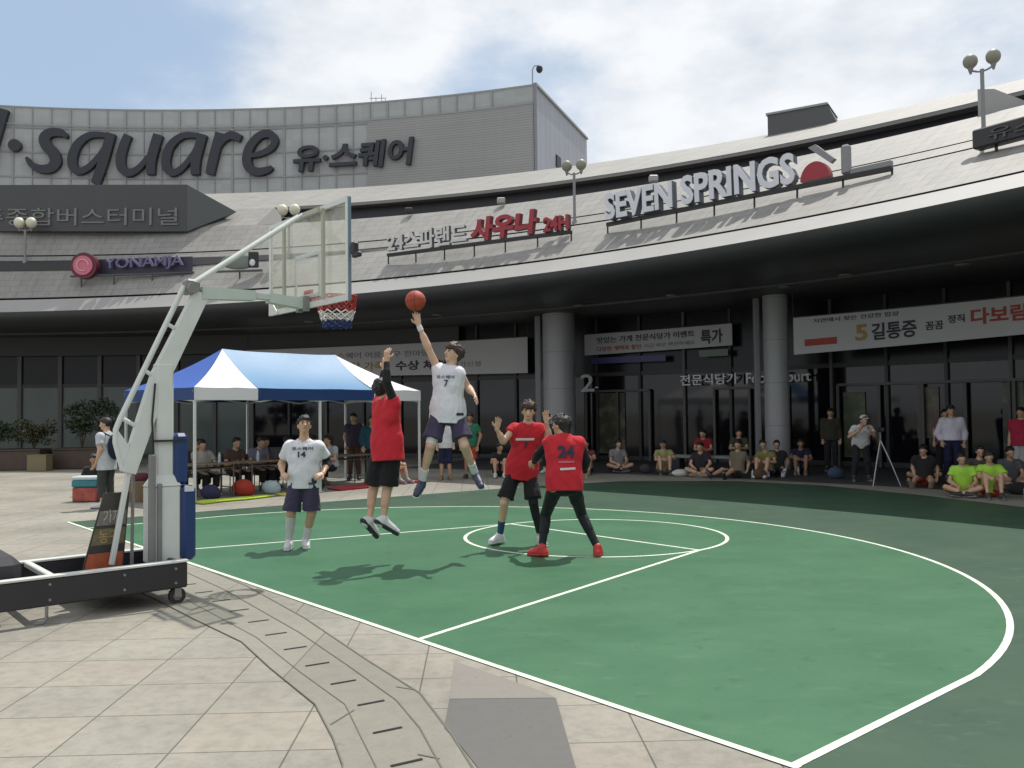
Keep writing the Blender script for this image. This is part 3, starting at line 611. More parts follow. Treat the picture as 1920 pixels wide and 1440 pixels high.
mb = MB(); mb.prism([e0 + dn * -.18 + V(0, 0, .82), e0 + dn * .0 + V(0, 0, .86), e0 + dn * .46 + V(0, 0, .42), e0 + dn * .36 + V(0, 0, .34)], nr * .14); mb.build('grey_slash', M_POLE, s2)
mb = MB(); mb.box(e0 + dn * .68 + V(0, 0, .36), (.20, .2, .70), (dn, nr, UP), .05); mb.build('grey_bottle_shape', M_POLE, s2)
mb = MB(); mb.beam(e0 + dn * .8 + V(0, 0, .05), qC + V(0, 0, .05), .14, .12, nr); mb.build('cable_box', M_POLE, s2)
s3 = thing('roof_sign', (-13, 30.6, 6.7), 'roof sign with a round pink disc and dark capital letters over a thin bar', 'sign')
c = V(-15.0, 30.45, 7.05); mb = MB(); mb.cyl(c + V(0, .15, 0), c - V(0, .12, 0), .46, .46, 28); mb.build('dark_ring', mat("maroon_ring", (.10, .012, .022), .4), s3)
mb = MB(); mb.cyl(c - V(0, .10, 0), c - V(0, .17, 0), .34, .34, 28); mb.build('pink_disc', mat("pink_disc_face", (.55, .14, .20), .4), s3)
mb = MB(); mb.tube([c + V(.2 * math.cos(a), -.18, .2 * math.sin(a)) for a in np.linspace(0, 5.2, 18)], .025, 6); mb.build('disc_mark', mat("pale_pink_mark", (.65, .36, .40), .4), s3)
mb = MB(); mb.box(V(-12.95, 30.62, 7.08), (3.5, .06, .52), (nrm(V(1, -.11, .0)), nrm(V(.11, 1, 0)), UP)); mb.build('backing_board', mat("dark_violet_board", (.035, .03, .055), .5), s3)
text('letters', "YONAMJA", (-14.35, 30.66, 6.86), (-11.45, 30.34, 6.90), .46, UP, mat("violet_letter_face", (.12, .11, .20), .4), s3, .12, .01)
mb = MB(); mb.beam(V(-15.6, 30.66, 6.72), V(-11.1, 30.30, 6.76), .12, .06); mb.build('rack', M_SIDE_L, s3)
for x in (-15.2, -14, -12.6, -11.5): mb = MB(); mb.cyl(V(x, 30.6 - (x + 15.2) * .09, 6.3), V(x, 30.6 - (x + 15.2) * .09, 6.74), .025, .025, 6); mb.build('post', M_SIDE_L, s3)
s4 = thing('roof_sign', (-9.2, 29.6, 6.8), 'oval green roof sign with a black and white mark behind the hoop arm', 'sign')
c = V(-9.25, 29.4, 6.95); mb = MB(); mb.sphere(c, .62, 24, 12, (1, .14, .42)); mb.build('oval_board', mat("grey_green_board", (.16, .19, .16), .5), s4)
mb = MB(); mb.box(c + V(.52, -.06, .06), (.34, .12, .54), None, .08); mb.build('black_mark', M_DARK, s4)
mb = MB(); mb.sphere(c + V(.50, -.13, -.05), .10, 14, 8, (1, .4, 1.2)); mb.build('white_mark', M_WHITE, s4)
mb = MB(); mb.beam(c + V(-.8, 0, -.33), c + V(.8, 0, -.30), .1, .06); mb.cyl(c + V(0, .1, -.8), c + V(0, .1, -.3), .03, .03, 6); mb.build('rack', M_SIDE_L, s4)
s5 = thing('roof_sign', (10.2, 17.3, 7.1), 'long black sign box with dim letters at the right roof edge', 'sign')
a_, b_ = V(9.62, 17.75, 7.22), V(11.9, 14.3, 7.22); dd = nrm(b_ - a_); n5 = V(dd[1], -dd[0], 0)
mb = MB(); mb.box((a_ + b_) / 2 + UP * .0, (np.linalg.norm(b_ - a_), .3, .40), (dd, n5, UP), .03); mb.build('sign_box', mat("black_sign_box", (.02, .02, .022), .45), s5)
text('letters', "유스퀘어문화관", a_ + n5 * .15 + dd * .35 - UP * .12, b_ + n5 * .15 - dd * .2 - UP * .12, .24, UP, mat("dim_grey_letter", (.075, .075, .08), .5), s5, .04)
for k in (.1, .5, .9): q = a_ + (b_ - a_) * k; mb = MB(); mb.cyl(q + V(0, 0, -.75), q - V(0, 0, .18), .03, .03, 6); mb.build('post', M_DARK, s5)

# ------------------------------------------------------------------ basketball stand (court frame, axis at a = -.1)
M_STEEL = mat("white_painted_steel", (.60, .63, .60), .42, .10, 5, bump=.05)
M_BLACKP = mat("black_base_paint", (.022, .020, .024), .45, .3, 3)
M_BLUE = mat("blue_vinyl_pad", (.010, .036, .135), .45, .15, 4, bump=.1, bscale=6)
M_RUB = mat("black_rubber", (.02, .02, .02), .7)
M_GREYS = mat("grey_worn_steel", (.20, .20, .20), .5, .2, 8)
M_ORNG = mat("red_rim_paint", (.45, .035, .03), .45)
def glass_pane():
    m = bpy.data.materials.new("clear_board_glass"); m.use_nodes = True; nt = m.node_tree; N = nt.nodes.new; L = nt.links.new; nt.nodes.remove(nt.nodes['Principled BSDF'])
    tr = N("ShaderNodeBsdfTransparent"); tr.inputs[0].default_value = (.965, .975, .95, 1); gl = N("ShaderNodeBsdfGlossy"); gl.inputs['Roughness'].default_value = .08
    df = N("ShaderNodeBsdfTranslucent"); df.inputs[0].default_value = (.62, .63, .55, 1); fr = N("ShaderNodeFresnel"); fr.inputs[0].default_value = 1.45
    n = N("ShaderNodeTexNoise"); n.inputs['Scale'].default_value = 3; mr = N("ShaderNodeMapRange"); L(n.outputs['Fac'], mr.inputs[0]); mr.inputs[3].default_value = .06; mr.inputs[4].default_value = .26
    a = N("ShaderNodeMixShader"); L(mr.outputs[0], a.inputs[0]); L(tr.outputs[0], a.inputs[1]); L(df.outputs[0], a.inputs[2])
    b = N("ShaderNodeMixShader"); geo = N("ShaderNodeNewGeometry"); inv = N("ShaderNodeMath"); inv.operation = 'SUBTRACT'; inv.inputs[0].default_value = 1.0; L(geo.outputs['Backfacing'], inv.inputs[1]); ml = N("ShaderNodeMath"); ml.operation = 'MULTIPLY'; L(inv.outputs[0], ml.inputs[0]); L(fr.outputs[0], ml.inputs[1]); L(ml.outputs[0], b.inputs[0]); L(a.outputs[0], b.inputs[1]); L(gl.outputs[0], b.inputs[2]); L(b.outputs[0], nt.nodes['Material Output'].inputs[0])
    return m
hoop = thing('basketball_hoop', ct(-.1, -1.0), 'white portable basketball hoop with a clear backboard on a black wheeled base', 'basketball hoop')
AX = -.10
def S(b, z, a=0.0): return ct(AX + a, b, z)
def sb(name, m, fn):
    mb = MB(); fn(mb); return mb.build(name, m, hoop)
# base: two black side beams with white top strips, cross bars, deck
def base_beam(a):
    o = sb('base_beam', M_BLACKP, lambda q: q.box(S(-2.25, .265, a), (.055, 2.92, .235), (E1, E2, UP), .012))
    mb = MB(); mb.box(S(-2.25, .392, a - .006), (.085, 2.93, .022), (E1, E2, UP), .004); w = mb.build('white_strip', M_STEEL, o); return o
base_beam(.43); base_beam(-.55)
sb('base_end', M_BLACKP, lambda q: q.box(S(-.83, .27, -.06), (.93, .05, .22), (E1, E2, UP), .01))
sb('cross_bar', M_STEEL, lambda q: q.box(S(-1.92, .375, -.06), (.95, .06, .05), (E1, E2, UP), .008))
sb('cross_bar', M_STEEL, lambda q: q.box(S(-3.3, .375, -.06), (.95, .06, .05), (E1, E2, UP), .008))
sb('base_deck', M_BLACKP, lambda q: q.box(S(-1.2, .22, -.06), (.92, .8, .04), (E1, E2, UP), .008))
sb('counterweight', mat("dark_counterweight", (.035, .034, .04), .7, .3), lambda q: (q.box(S(-2.62, .42, -.10), (.80, 1.0, .30), (E1, E2, UP), .07)))
def wheel(b, a, r=.075):
    c = S(b, r, a)
    f = sb('caster', M_GREYS, lambda q: (q.box(c + UP * .085, (.06, .09, .02), (E1, E2, UP)), q.box(c + E1 * .035 + UP * .04, (.008, .06, .10), (E1, E2, UP)), q.box(c - E1 * .035 + UP * .04, (.008, .06, .10), (E1, E2, UP))))
    mb = MB(); mb.cyl(c - E1 * .024, c + E1 * .024, r, r, 22); mb.build('tyre', M_RUB, f)
    mb = MB(); mb.cyl(c - E1 * .027, c + E1 * .027, r * .55, r * .55, 16); mb.build('hub', mat("brown_hub", (.16, .13, .10), .5), f)
wheel(-.87, .40); wheel(-.87, -.5); wheel(-3.2, .40); wheel(-3.2, -.5)
sb('jack_leg', M_GREYS, lambda q: (q.tube([S(-1.97, .2, .44), S(-1.97, .04, .44), S(-2.0, .012, .44), S(-2.06, .01, .44)], .014, 8)))
sb('jack_leg', M_GREYS, lambda q: (q.tube([S(-1.97, .2, -.54), S(-1.97, .04, -.54), S(-2.0, .012, -.54), S(-2.06, .01, -.54)], .014, 8)))
# column: upper part, wider lower casing, blue pad
sb('column', M_STEEL, lambda q: q.box(S(-.86, 1.62, .0), (.13, .16, 1.25), (E1, E2, UP), .015))
sb('column_casing', M_STEEL, lambda q: (q.box(S(-.87, .70, .0), (.20, .30, .74), (E1, E2, UP), .02), q.add([S(-.87 + i * h, z, j * h2) for z, h, h2 in ((1.065, .15, .10), (1.17, .085, .068)) for i, j in ((-1, -1), (1, -1), (1, 1), (-1, 1))], [[0, 1, 5, 4], [1, 2, 6, 5], [2, 3, 7, 6], [3, 0, 4, 7], [4, 5, 6, 7]])))
sb('cable_duct', M_GREYS, lambda q: (q.box(S(-1.0, .85, .105), (.05, .06, 1.05), (E1, E2, UP), .01), q.box(S(-.93, .72, .112), (.03, .04, .75), (E1, E2, UP), .01)))
p = sb('padding', M_BLUE, lambda q: (q.box(S(-.715, 1.32, .0), (.20, .13, .50), (E1, E2, UP), .04)))
sb('padding', M_BLUE, lambda q: (q.box(S(-.655, .70, .0), (.28, .14, .72), (E1, E2, UP), .04)))
sb('pad_strap', M_BLACKP, lambda q: (q.box(S(-.83, 1.50, .0), (.215, .30, .02), (E1, E2, UP))))
sb('white_mark', mat("white_pad_print", (.6, .62, .66), .5), lambda q: (q.box(S(-.66, 1.03, .143), (.012, .09, .05), (E1, E2, UP))))
# main slanted arm, as a box girder
def girder(q, pts, w):      # pts: list of (b_back, z_back, b_front, z_front)
    vs = []
    for bb, zb, bf, zf in pts: vs += [S(bb, zb, -w / 2), S(bb, zb, w / 2), S(bf, zf, w / 2), S(bf, zf, -w / 2)]
    fs = [[0, 1, 2, 3]] + [[4 * i + k, 4 * i + (k + 1) % 4, 4 * i + 4 + (k + 1) % 4, 4 * i + 4 + k] for i in range(len(pts) - 1) for k in range(4)] + [[4 * len(pts) - 4 + k for k in (3, 2, 1, 0)]]
    q.add(vs, fs)
sb('main_arm', M_STEEL, lambda q: (girder(q, [(-1.245, 1.225, -1.13, 1.19), (-1.10, 1.72, -.98, 1.62), (-.965, 2.16, -.81, 2.10), (-.60, 2.90, -.46, 2.86), (-.57, 2.98, -.42, 2.94)], .11)))
sb('gusset', M_STEEL, lambda q: (q.prism([S(-1.29, 1.62, -.02), S(-1.30, 1.45, -.02), S(-1.24, 1.22, -.02), S(-1.12, 1.20, -.02), S(-1.05, 1.45, -.02), S(-1.16, 1.43, -.02)], E1 * .04)))
sb('tie_rod', M_STEEL, lambda q: q.tube([S(-1.235, 1.24), S(-1.30, 1.50), S(-1.295, 1.62), S(-1.26, 1.71), S(-.66, 3.02)], .026, 10))
for b0, z0, b1, z1 in ((-1.24, 1.72, -1.07, 1.62), (-1.04, 2.18, -.95, 2.12), (-.83, 2.64, -.76, 2.60)):
    sb('rung', M_STEEL, lambda q: q.tube([S(b0, z0), S(b1, z1)], .020, 8))
sb('strut', M_STEEL, lambda q: q.beam(S(-1.18, 1.22), S(-1.33, .36), .05, .045, E1, .006))
sb('strut', M_GREYS, lambda q: q.beam(S(-1.12, 1.20, -.06), S(-1.12, .25, -.10), .05, .02, E1, .004))
sb('cable', M_RUB, lambda q: q.tube([S(-.98, .36, .09), S(-.985, .9, .085), S(-.97, 1.25, .08), S(-.99, 1.7, .075), S(-.96, 2.05, .07)], .009, 6))
def bolts(q):
    for b_ in (-.9, -1.35, -1.95, -2.4, -2.9, -3.3):
        for z_ in (.20, .33): q.cyl(S(b_, z_, .455), S(b_, z_, .468), .013, .011, 8)
sb('bolts', M_GREYS, bolts)['kind'] = 'stuff'
# head: pivot, upper strut to the board top, parallel lower arm
sb('pivot', M_GREYS, lambda q: (q.cyl(S(-.60, 3.0, -.12), S(-.60, 3.0, .12), .055, .055, 16), q.box(S(-.59, 3.03, .0), (.14, .14, .12), (E1, E2, UP), .02)))
for a in (-.055, .055): sb('upper_strut', M_STEEL, lambda q: q.tube([S(-.58, 3.05, a), S(.60, 3.90, a)], .024, 10))
sb('lower_arm', mat("pale_green_steel", (.47, .54, .49), .42, .1), lambda q: (girder(q, [(-.5, 3.02, -.5, 2.90), (.06, 3.03, .06, 2.93)], .13), girder(q, [(.06, 3.01, .06, 2.95), (.22, 3.0, .22, 2.95)], .10), girder(q, [(.22, 3.02, .22, 2.92), (.60, 2.99, .60, 2.88)], .12)))
sb('lower_bracket', M_GREYS, lambda q: (q.box(S(.62, 2.93, -.08), (.06, .05, .16), (E1, E2, UP)), q.box(S(.62, 2.93, .08), (.06, .05, .16), (E1, E2, UP))))
# backboard: glass, frame, target square, rear frame bars
BBb, Z0, Z1 = .66, 2.885, 3.935
def bar(q, a0, z0, a1, z1, w=.045, t=.03, b=BBb): q.beam(S(b, z0, a0 + .02), S(b, z1, a1 + .02), t, w, E2)
gp = sb('backboard', glass_pane(), lambda q: q.box(S(BBb, (Z0 + Z1) / 2, .02), (1.78, .012, 1.03), (E1, E2, UP)))
def fr_(q):
    bar(q, -.9, Z0 + .03, .9, Z0 + .03, .06); bar(q, -.9, Z1 - .02, .9, Z1 - .02, .05); bar(q, -.88, Z0 + .06, -.88, Z1 - .045, .045); bar(q, .88, Z0 + .06, .88, Z1 - .045, .045)
mb = MB(); fr_(mb); mb.build('board_frame', M_STEEL, gp)
mb = MB(); q = S(BBb + .005, 3.41, .945 - .015); mb.box(q, (.010, .030, 1.05), (E1, E2, UP)); mb.build('edge_trim', mat("dark_blue_trim", (.14, .20, .26), .5), gp)
mb = MB()
for a in (-.45, .45): bar(mb, a, Z0 + .06, a, Z1 - .045, .04, .03, BBb - .045)
bar(mb, .1, Z1 - .06, .45, Z1 - .06, .05, .03, BBb - .09)
mb.build('rear_frame', mat("dull_beige_steel", (.38, .38, .31), .5), gp)
mb = MB()
for a0, z0, a1, z1 in ((-.295, 3.02, .295, 3.02), (-.295, 3.47, .295, 3.47), (-.272, 3.043, -.272, 3.447), (.272, 3.043, .272, 3.447)): bar(mb, a0, z0, a1, z1, .045, .004, BBb + .010)
mb.build('target_square', mat("pale_target_line", (.66, .70, .74), .5), gp)
sb('shot_light', M_DARK, lambda q: (q.box(S(BBb + .02, 3.40, 1.0), (.07, .06, .12), (E1, E2, UP), .01), q.box(S(BBb + .02, 3.33, 1.04), (.13, .05, .05), (E1, E2, UP), .01)))
sb('board_corner_plate', M_STEEL, lambda q: q.prism([S(BBb - .03, Z0 + .0, -.86), S(BBb - .03, Z0 + .0, -.62), S(BBb - .03, Z0 + .22, -.86)], E2 * .012))
# rim, net
RC = S(BBb + .15 + .225, 3.05, .0)
sb('rim', M_ORNG, lambda q: (q.tube([RC + E1 * .225 * math.cos(t) + E2 * .225 * math.sin(t) for t in np.linspace(0, 2 * math.pi, 36, endpoint=False)], .010, 8, True)))
sb('rim_bracket', M_ORNG, lambda q: (q.box(S(BBb + .03, 3.02, 0), (.18, .02, .14), (E1, E2, UP)), q.box(S(BBb + .10, 3.045, 0), (.10, .14, .015), (E1, E2, UP)), q.beam(S(BBb + .03, 2.96, .07), S(BBb + .25, 3.04, .16), .02, .012), q.beam(S(BBb + .03, 2.96, -.07), S(BBb + .25, 3.04, -.16), .02, .012)))
def net(z0, z1, r0, r1, r2, zt, name, m):
    mb = MB(); n = 12
    def P(k, j, J):
        u = j / J; z = 3.045 - zt * (z0 + (z1 - z0) * u); r = r0 + (r1 - r0) * u; a = 2 * math.pi * (k + .5 * (j % 2)) / n; return RC * V(1, 1, 0) + E1 * r * math.cos(a) + E2 * r * math.sin(a) + UP * z
    J = 3
    for k in range(n):
        for j in range(J):
            mb.tube([P(k, j, J), P(k if j % 2 == 0 else k + 1, j + 1, J)], .0085, 5); mb.tube([P(k, j, J), P(k - 1 if j % 2 == 0 else k, j + 1, J)], .0085, 5)
    mb.build(name, m, hoop)
net(0, .16, .222, .20, 0, 1, 'red_net', mat("red_net_cord", (.38, .03, .03), .8)); net(.16, .27, .20, .165, 0, 1, 'white_net', mat("white_net_cord", (.6, .6, .58), .8)); net(.27, .35, .165, .155, 0, 1, 'blue_net', mat("blue_net_cord", (.015, .03, .12), .8))

# printed display board leaning on the stand
bd = thing('leaning_banner', S(-1.45, 0, -.12), 'dark printed banner with an orange band leaning behind the white strut', 'banner')
p0, p1, p2, p3 = S(-1.57, .27, -.10), S(-1.20, .27, -.10), S(-1.14, 1.02, -.10), S(-1.37, 1.02, -.10)
def lr(u, v): return (p0 * (1 - u) + p1 * u) * (1 - v) + (p3 * (1 - u) + p2 * u) * v
mb = MB(); mb.prism([p0, p1, p2, p3], -E1 * .015); mb.build('sheet', mat("dark_print_sheet", (.045, .04, .035), .5, .5, 9), bd)
for v0, v1, mm in ((.06, .26, mat("orange_print", (.42, .10, .04), .5, .5, 14)), (.36, .56, mat("olive_print", (.16, .13, .07), .5, .6, 20)), (.60, .78, mat("grey_print", (.17, .16, .14), .5, .8, 24))):
    mb = MB(); mb.add([lr(.04, v0) + E1 * .004, lr(.96, v0) + E1 * .004, lr(.96, v1) + E1 * .004, lr(.04, v1) + E1 * .004], [[0, 1, 2, 3]]); mb.build('print_band', mm, bd)
text('lettering', "가자", lr(.25, .63) + E1 * .006, lr(.8, .63) + E1 * .006, .12, p3 - p0, mat("pale_print_text", (.45, .42, .36), .5), bd, .003)
text('lettering', "농구", lr(.25, .38) + E1 * .006, lr(.8, .38) + E1 * .006, .12, p3 - p0, mat("gold_print_text", (.40, .30, .12), .5), bd, .003)

# ball
ball = thing('basketball', (-1.127, 10.2, 3.05), 'orange basketball in the air above the reaching hand', 'basketball')
def ball_mat():
    m = mat("orange_ball_leather", (.36, .055, .022), .6, .12, 8, 0, .3, 160); return m
mb = MB(); mb.sphere((-1.127, 10.2, 3.062), .121, 28, 18); mb.build('leather', ball_mat(), ball)
mb = MB(); cc = V(-1.127, 10.2, 3.062)
for ax in ((V(1, 0, .2), V(0, 1, 0)), (V(0, .3, 1), V(0, 1, -.3)), (V(1, .2, 0), V(.1, 0, 1))):
    x = nrm(ax[0]); y = nrm(ax[1] - x * np.dot(x, ax[1])); mb.tube([cc + (x * math.cos(t) + y * math.sin(t)) * .1205 for t in np.linspace(0, 2 * math.pi, 40, endpoint=False)], .0022, 5, True)
mb.build('seam', M_RUB, ball)

# ------------------------------------------------------------------ people: bodies grown as one implicit surface (surface nets)
class Field:
    """smooth union of tapered capsules / ellipsoids sampled on a grid"""
    def __init__(s, vox, k=.03): s.p = []; s.vox = vox; s.k = k; s.cuts = []; s.subs = []; s.noise = 0.0
    def cap(s, a, b, ra, rb=None, flat=None, fk=1.0, k=None, cuts=()):
        s.p.append(('c', np.asarray(a, float), np.asarray(b, float), ra, ra if rb is None else rb, None if flat is None else nrm(flat), fk, s.k if k is None else k, cuts)); return s
    def ell(s, c, ax, rad, k=None, cuts=()):
        s.p.append(('e', np.asarray(c, float), np.asarray(ax, float), np.asarray(rad, float), None, None, None, s.k if k is None else k, cuts)); return s
    def mesh(s):
        lo = np.full(3, 1e9); hi = -lo; bbs = []
        for q in s.p:
            if q[0] == 'c':
                m = max(q[3], q[4]) * max(1, q[6]); l = np.minimum(q[1], q[2]) - m; h = np.maximum(q[1], q[2]) + m
            else:
                m = max(q[3]); l = q[1] - m; h = q[1] + m
            bbs.append((l, h)); lo = np.minimum(lo, l); hi = np.maximum(hi, h)
        vx = s.vox; lo = lo - 3 * vx; n = np.ceil((hi - lo) / vx).astype(int) + 4
        G = np.full(n, .08, dtype=np.float32)
        for q, (l, h) in zip(s.p, bbs):
            k = q[7]; i0 = np.clip(np.floor((l - lo - k) / vx).astype(int) - 2, 0, n - 1); i1 = np.clip(np.ceil((h - lo + k) / vx).astype(int) + 2, 1, n)
            g = [lo[a] + vx * np.arange(i0[a], i1[a]) for a in range(3)]
            X = np.stack(np.meshgrid(*g, indexing='ij'), -1)
            if q[0] == 'c':
                ab = q[2] - q[1]; L2 = ab @ ab + 1e-12; t = np.clip(((X - q[1]) @ ab) / L2, 0, 1); D = X - q[1] - t[..., None] * ab
                if q[5] is not None: D = D + ((D @ q[5]) * (1 / q[6] - 1))[..., None] * q[5]
                d = np.sqrt((D * D).sum(-1)) - (q[3] + (q[4] - q[3]) * t)
            else:
                D = (X - q[1]) @ q[2].T / q[3]; rr = np.sqrt((D * D).sum(-1)); d = (rr - 1) * q[3].min() 
            for (p, nn) in q[8]: d = np.maximum(d, (X - p) @ nn)
            sl_ = tuple(slice(i0[a], i1[a]) for a in range(3)); old = G[sl_]
            hh = np.clip(.5 + .5 * (old - d) / k, 0, 1); G[sl_] = old * (1 - hh) + d * hh - k * hh * (1 - hh)
        X = None
        if s.noise > 0 or s.cuts or s.subs:
            X = np.stack(np.meshgrid(*[lo[a] + vx * np.arange(n[a]) for a in range(3)], indexing='ij'), -1)
            if s.noise > 0:
                f = 0
                for i in range(5):
                    w = RNG.normal(size=3) * (V(17, 17, 8) if i < 2 else V(44, 44, 24)); f = f + (1 - 1.6 * np.abs(np.sin(.5 * (X @ w + RNG.uniform(0, 6) + 1.6 * np.sin(X @ (RNG.normal(size=3) * 9)))))) * (1 if i < 2 else .75)
                G = G + (s.noise * .45 * f).astype(np.float32)
            for p, nn in s.cuts: G = np.maximum(G, ((X - p) @ nn))
            for a, b, r in s.subs:
                ab = b - a; t = np.clip(((X - a) @ ab) / (ab @ ab + 1e-12), 0, 1); D = X - a - t[..., None] * ab; G = np.maximum(G, r - np.sqrt((D * D).sum(-1)))
        return surface_nets(G.astype(np.float64), lo, vx)
def surface_nets(G, lo, vx):
    s = G < 0; nx, ny, nz = G.shape
    cnt = np.zeros((nx - 1, ny - 1, nz - 1), dtype=np.int8)
    for i in (0, 1):
        for j in (0, 1):
            for k in (0, 1): cnt += s[i:nx - 1 + i, j:ny - 1 + j, k:nz - 1 + k]
    act = (cnt > 0) & (cnt < 8); I = np.argwhere(act)
    if len(I) == 0: return np.zeros((0, 3)), []
    idx = np.full(act.shape, -1, dtype=np.int64); idx[act] = np.arange(len(I))
    P = np.zeros((len(I), 3)); C = np.zeros(len(I)); cor = [(i, j, k) for i in (0, 1) for j in (0, 1) for k in (0, 1)]
    for a in cor:
        for ax in range(3):
            if a[ax] == 1: continue
            b = list(a); b[ax] = 1; ga = G[I[:, 0] + a[0], I[:, 1] + a[1], I[:, 2] + a[2]]; gb = G[I[:, 0] + b[0], I[:, 1] + b[1], I[:, 2] + b[2]]
            m = (ga < 0) != (gb < 0); t = np.where(m, ga / np.where(m, ga - gb, 1), 0); q = np.tile(np.array(a, float), (len(I), 1)); q[:, ax] += t
            P[m] += q[m]; C[m] += 1
    P = lo + vx * (I + P / C[:, None]); F = []
    for ax in range(3):
        o1, o2 = (ax + 1) % 3, (ax + 2) % 3
        A = np.take(s, range(G.shape[ax] - 1), ax); Bq = np.take(s, range(1, G.shape[ax]), ax); E = np.argwhere(A != Bq)
        E = E[(E[:, o1] > 0) & (E[:, o2] > 0) & (E[:, o1] < G.shape[o1] - 1) & (E[:, o2] < G.shape[o2] - 1)]
        def at(d1, d2):
            q = E.copy(); q[:, o1] -= d1; q[:, o2] -= d2; return idx[q[:, 0], q[:, 1], q[:, 2]]
        quad = np.stack([at(1, 1), at(0, 1), at(0, 0), at(1, 0)], 1); fl = ~s[E[:, 0], E[:, 1], E[:, 2]]; quad[fl] = quad[fl][:, ::-1]; F.append(quad)
    return P, np.concatenate(F)
def fobj(name, fld, m, parent):
    v, f = fld.mesh()
    if len(v) == 0: return None
    v = v - np.array(wloc(parent)); me = bpy.data.meshes.new(name); me.vertices.add(len(v)); me.vertices.foreach_set('co', v.astype(np.float32).ravel())
    me.loops.add(len(f) * 4); me.loops.foreach_set('vertex_index', f.astype(np.int32).ravel()); me.polygons.add(len(f))
    me.polygons.foreach_set('loop_start', np.arange(0, 4 * len(f), 4, dtype=np.int32))
    me.update(calc_edges=True); me.validate(); me.polygons.foreach_set('use_smooth', [True] * len(me.polygons)); me.materials.append(m); me.update()
    o = bpy.data.objects.new(name, me); COL.objects.link(o); o.parent = parent; return o

def skin(tone): return mat("skin_%s" % tone, {'tan': (.50, .31, .205), 'fair': (.56, .365, .26), 'brown': (.34, .19, .12)}[tone], .46, .20, 11, 0, .05, 60)
def cloth(name, col, rough=.8):
    if name in MATS: return MATS[name]
    m = mat(name, col, rough, .14, 9, 0, .15, 110, .22); nt = m.node_tree; N = nt.nodes.new; L = nt.links.new; b = nt.nodes['Principled BSDF']; b.inputs['Sheen Weight'].default_value = .06
    tc = N("ShaderNodeTexCoord"); mp = N("ShaderNodeMapping"); mp.inputs['Scale'].default_value = (1, 1, .45); mp.inputs['Rotation'].default_value = (.3, .5, 0); L(tc.outputs['Object'], mp.inputs[0])
    n = N("ShaderNodeTexNoise"); n.inputs['Scale'].default_value = 10; n.inputs['Detail'].default_value = 2; n.inputs['Distortion'].default_value = 1.0; L(mp.outputs[0], n.inputs['Vector'])
    old = b.inputs['Normal'].links[0].from_socket; bp = N("ShaderNodeBump"); bp.inputs['Strength'].default_value = .6; bp.inputs['Distance'].default_value = .035; L(n.outputs['Fac'], bp.inputs['Height']); L(old, bp.inputs['Normal']); L(bp.outputs[0], b.inputs['Normal'])
    return m
M_HAIR = mat("black_hair", (.012, .010, .009), .5, .4, 60, 0, .5, 120)
M_HAIRB = mat("dark_brown_hair", (.035, .018, .011), .5, .4, 60, 0, .5, 120)
M_EYE = mat("dark_eye", (.02, .015, .012), .3)
M_LIP = mat("lip_brown", (.26, .10, .085), .5)
M_SOLE = mat("pale_shoe_sole", (.55, .55, .53), .6)
def hand(F, wr, tip, normal, curl=.5, thumb=1, sc=1.0, spread=.0):
    d = nrm(tip - wr); n = nrm(normal - d * np.dot(normal, d)); s = np.cross(d, n) * thumb
    k = .012
    F.cap(wr, wr + d * .05 * sc, .024 * sc, .032 * sc, n, .55, .02); F.cap(wr + d * .05 * sc, wr + d * .085 * sc, .036 * sc, .036 * sc, n, .42, .02)
    for i, (o, l) in enumerate(((.030, .070), (.010, .080), (-.010, .075), (-.029, .058))):
        c = curl * (1 + .12 * i); b0 = wr + d * (.092 - .004 * abs(i - 1)) * sc + s * o * sc
        d1 = nrm(d * math.cos(c * .6) + n * math.sin(c * .6) + s * o * (3 + 9 * spread)); d2 = nrm(d * math.cos(c * 1.5) + n * math.sin(c * 1.5) + s * o * (2 + 6 * spread))
        b1 = b0 + d1 * l * .52 * sc; F.cap(b0, b1, .0098 * sc, .0092 * sc, None, 1, k); F.cap(b1, b1 + d2 * l * .48 * sc, .0092 * sc, .008 * sc, None, 1, k)
    t0 = wr + d * .03 * sc + s * .026 * sc; t1 = t0 + nrm(d * .6 + s * .75 + n * .25) * .045 * sc; F.cap(t0, t1, .0135 * sc, .011 * sc, None, 1, k); F.cap(t1, t1 + nrm(d * .9 + s * .3 + n * .3) * .032 * sc, .011 * sc, .009 * sc, None, 1, k)

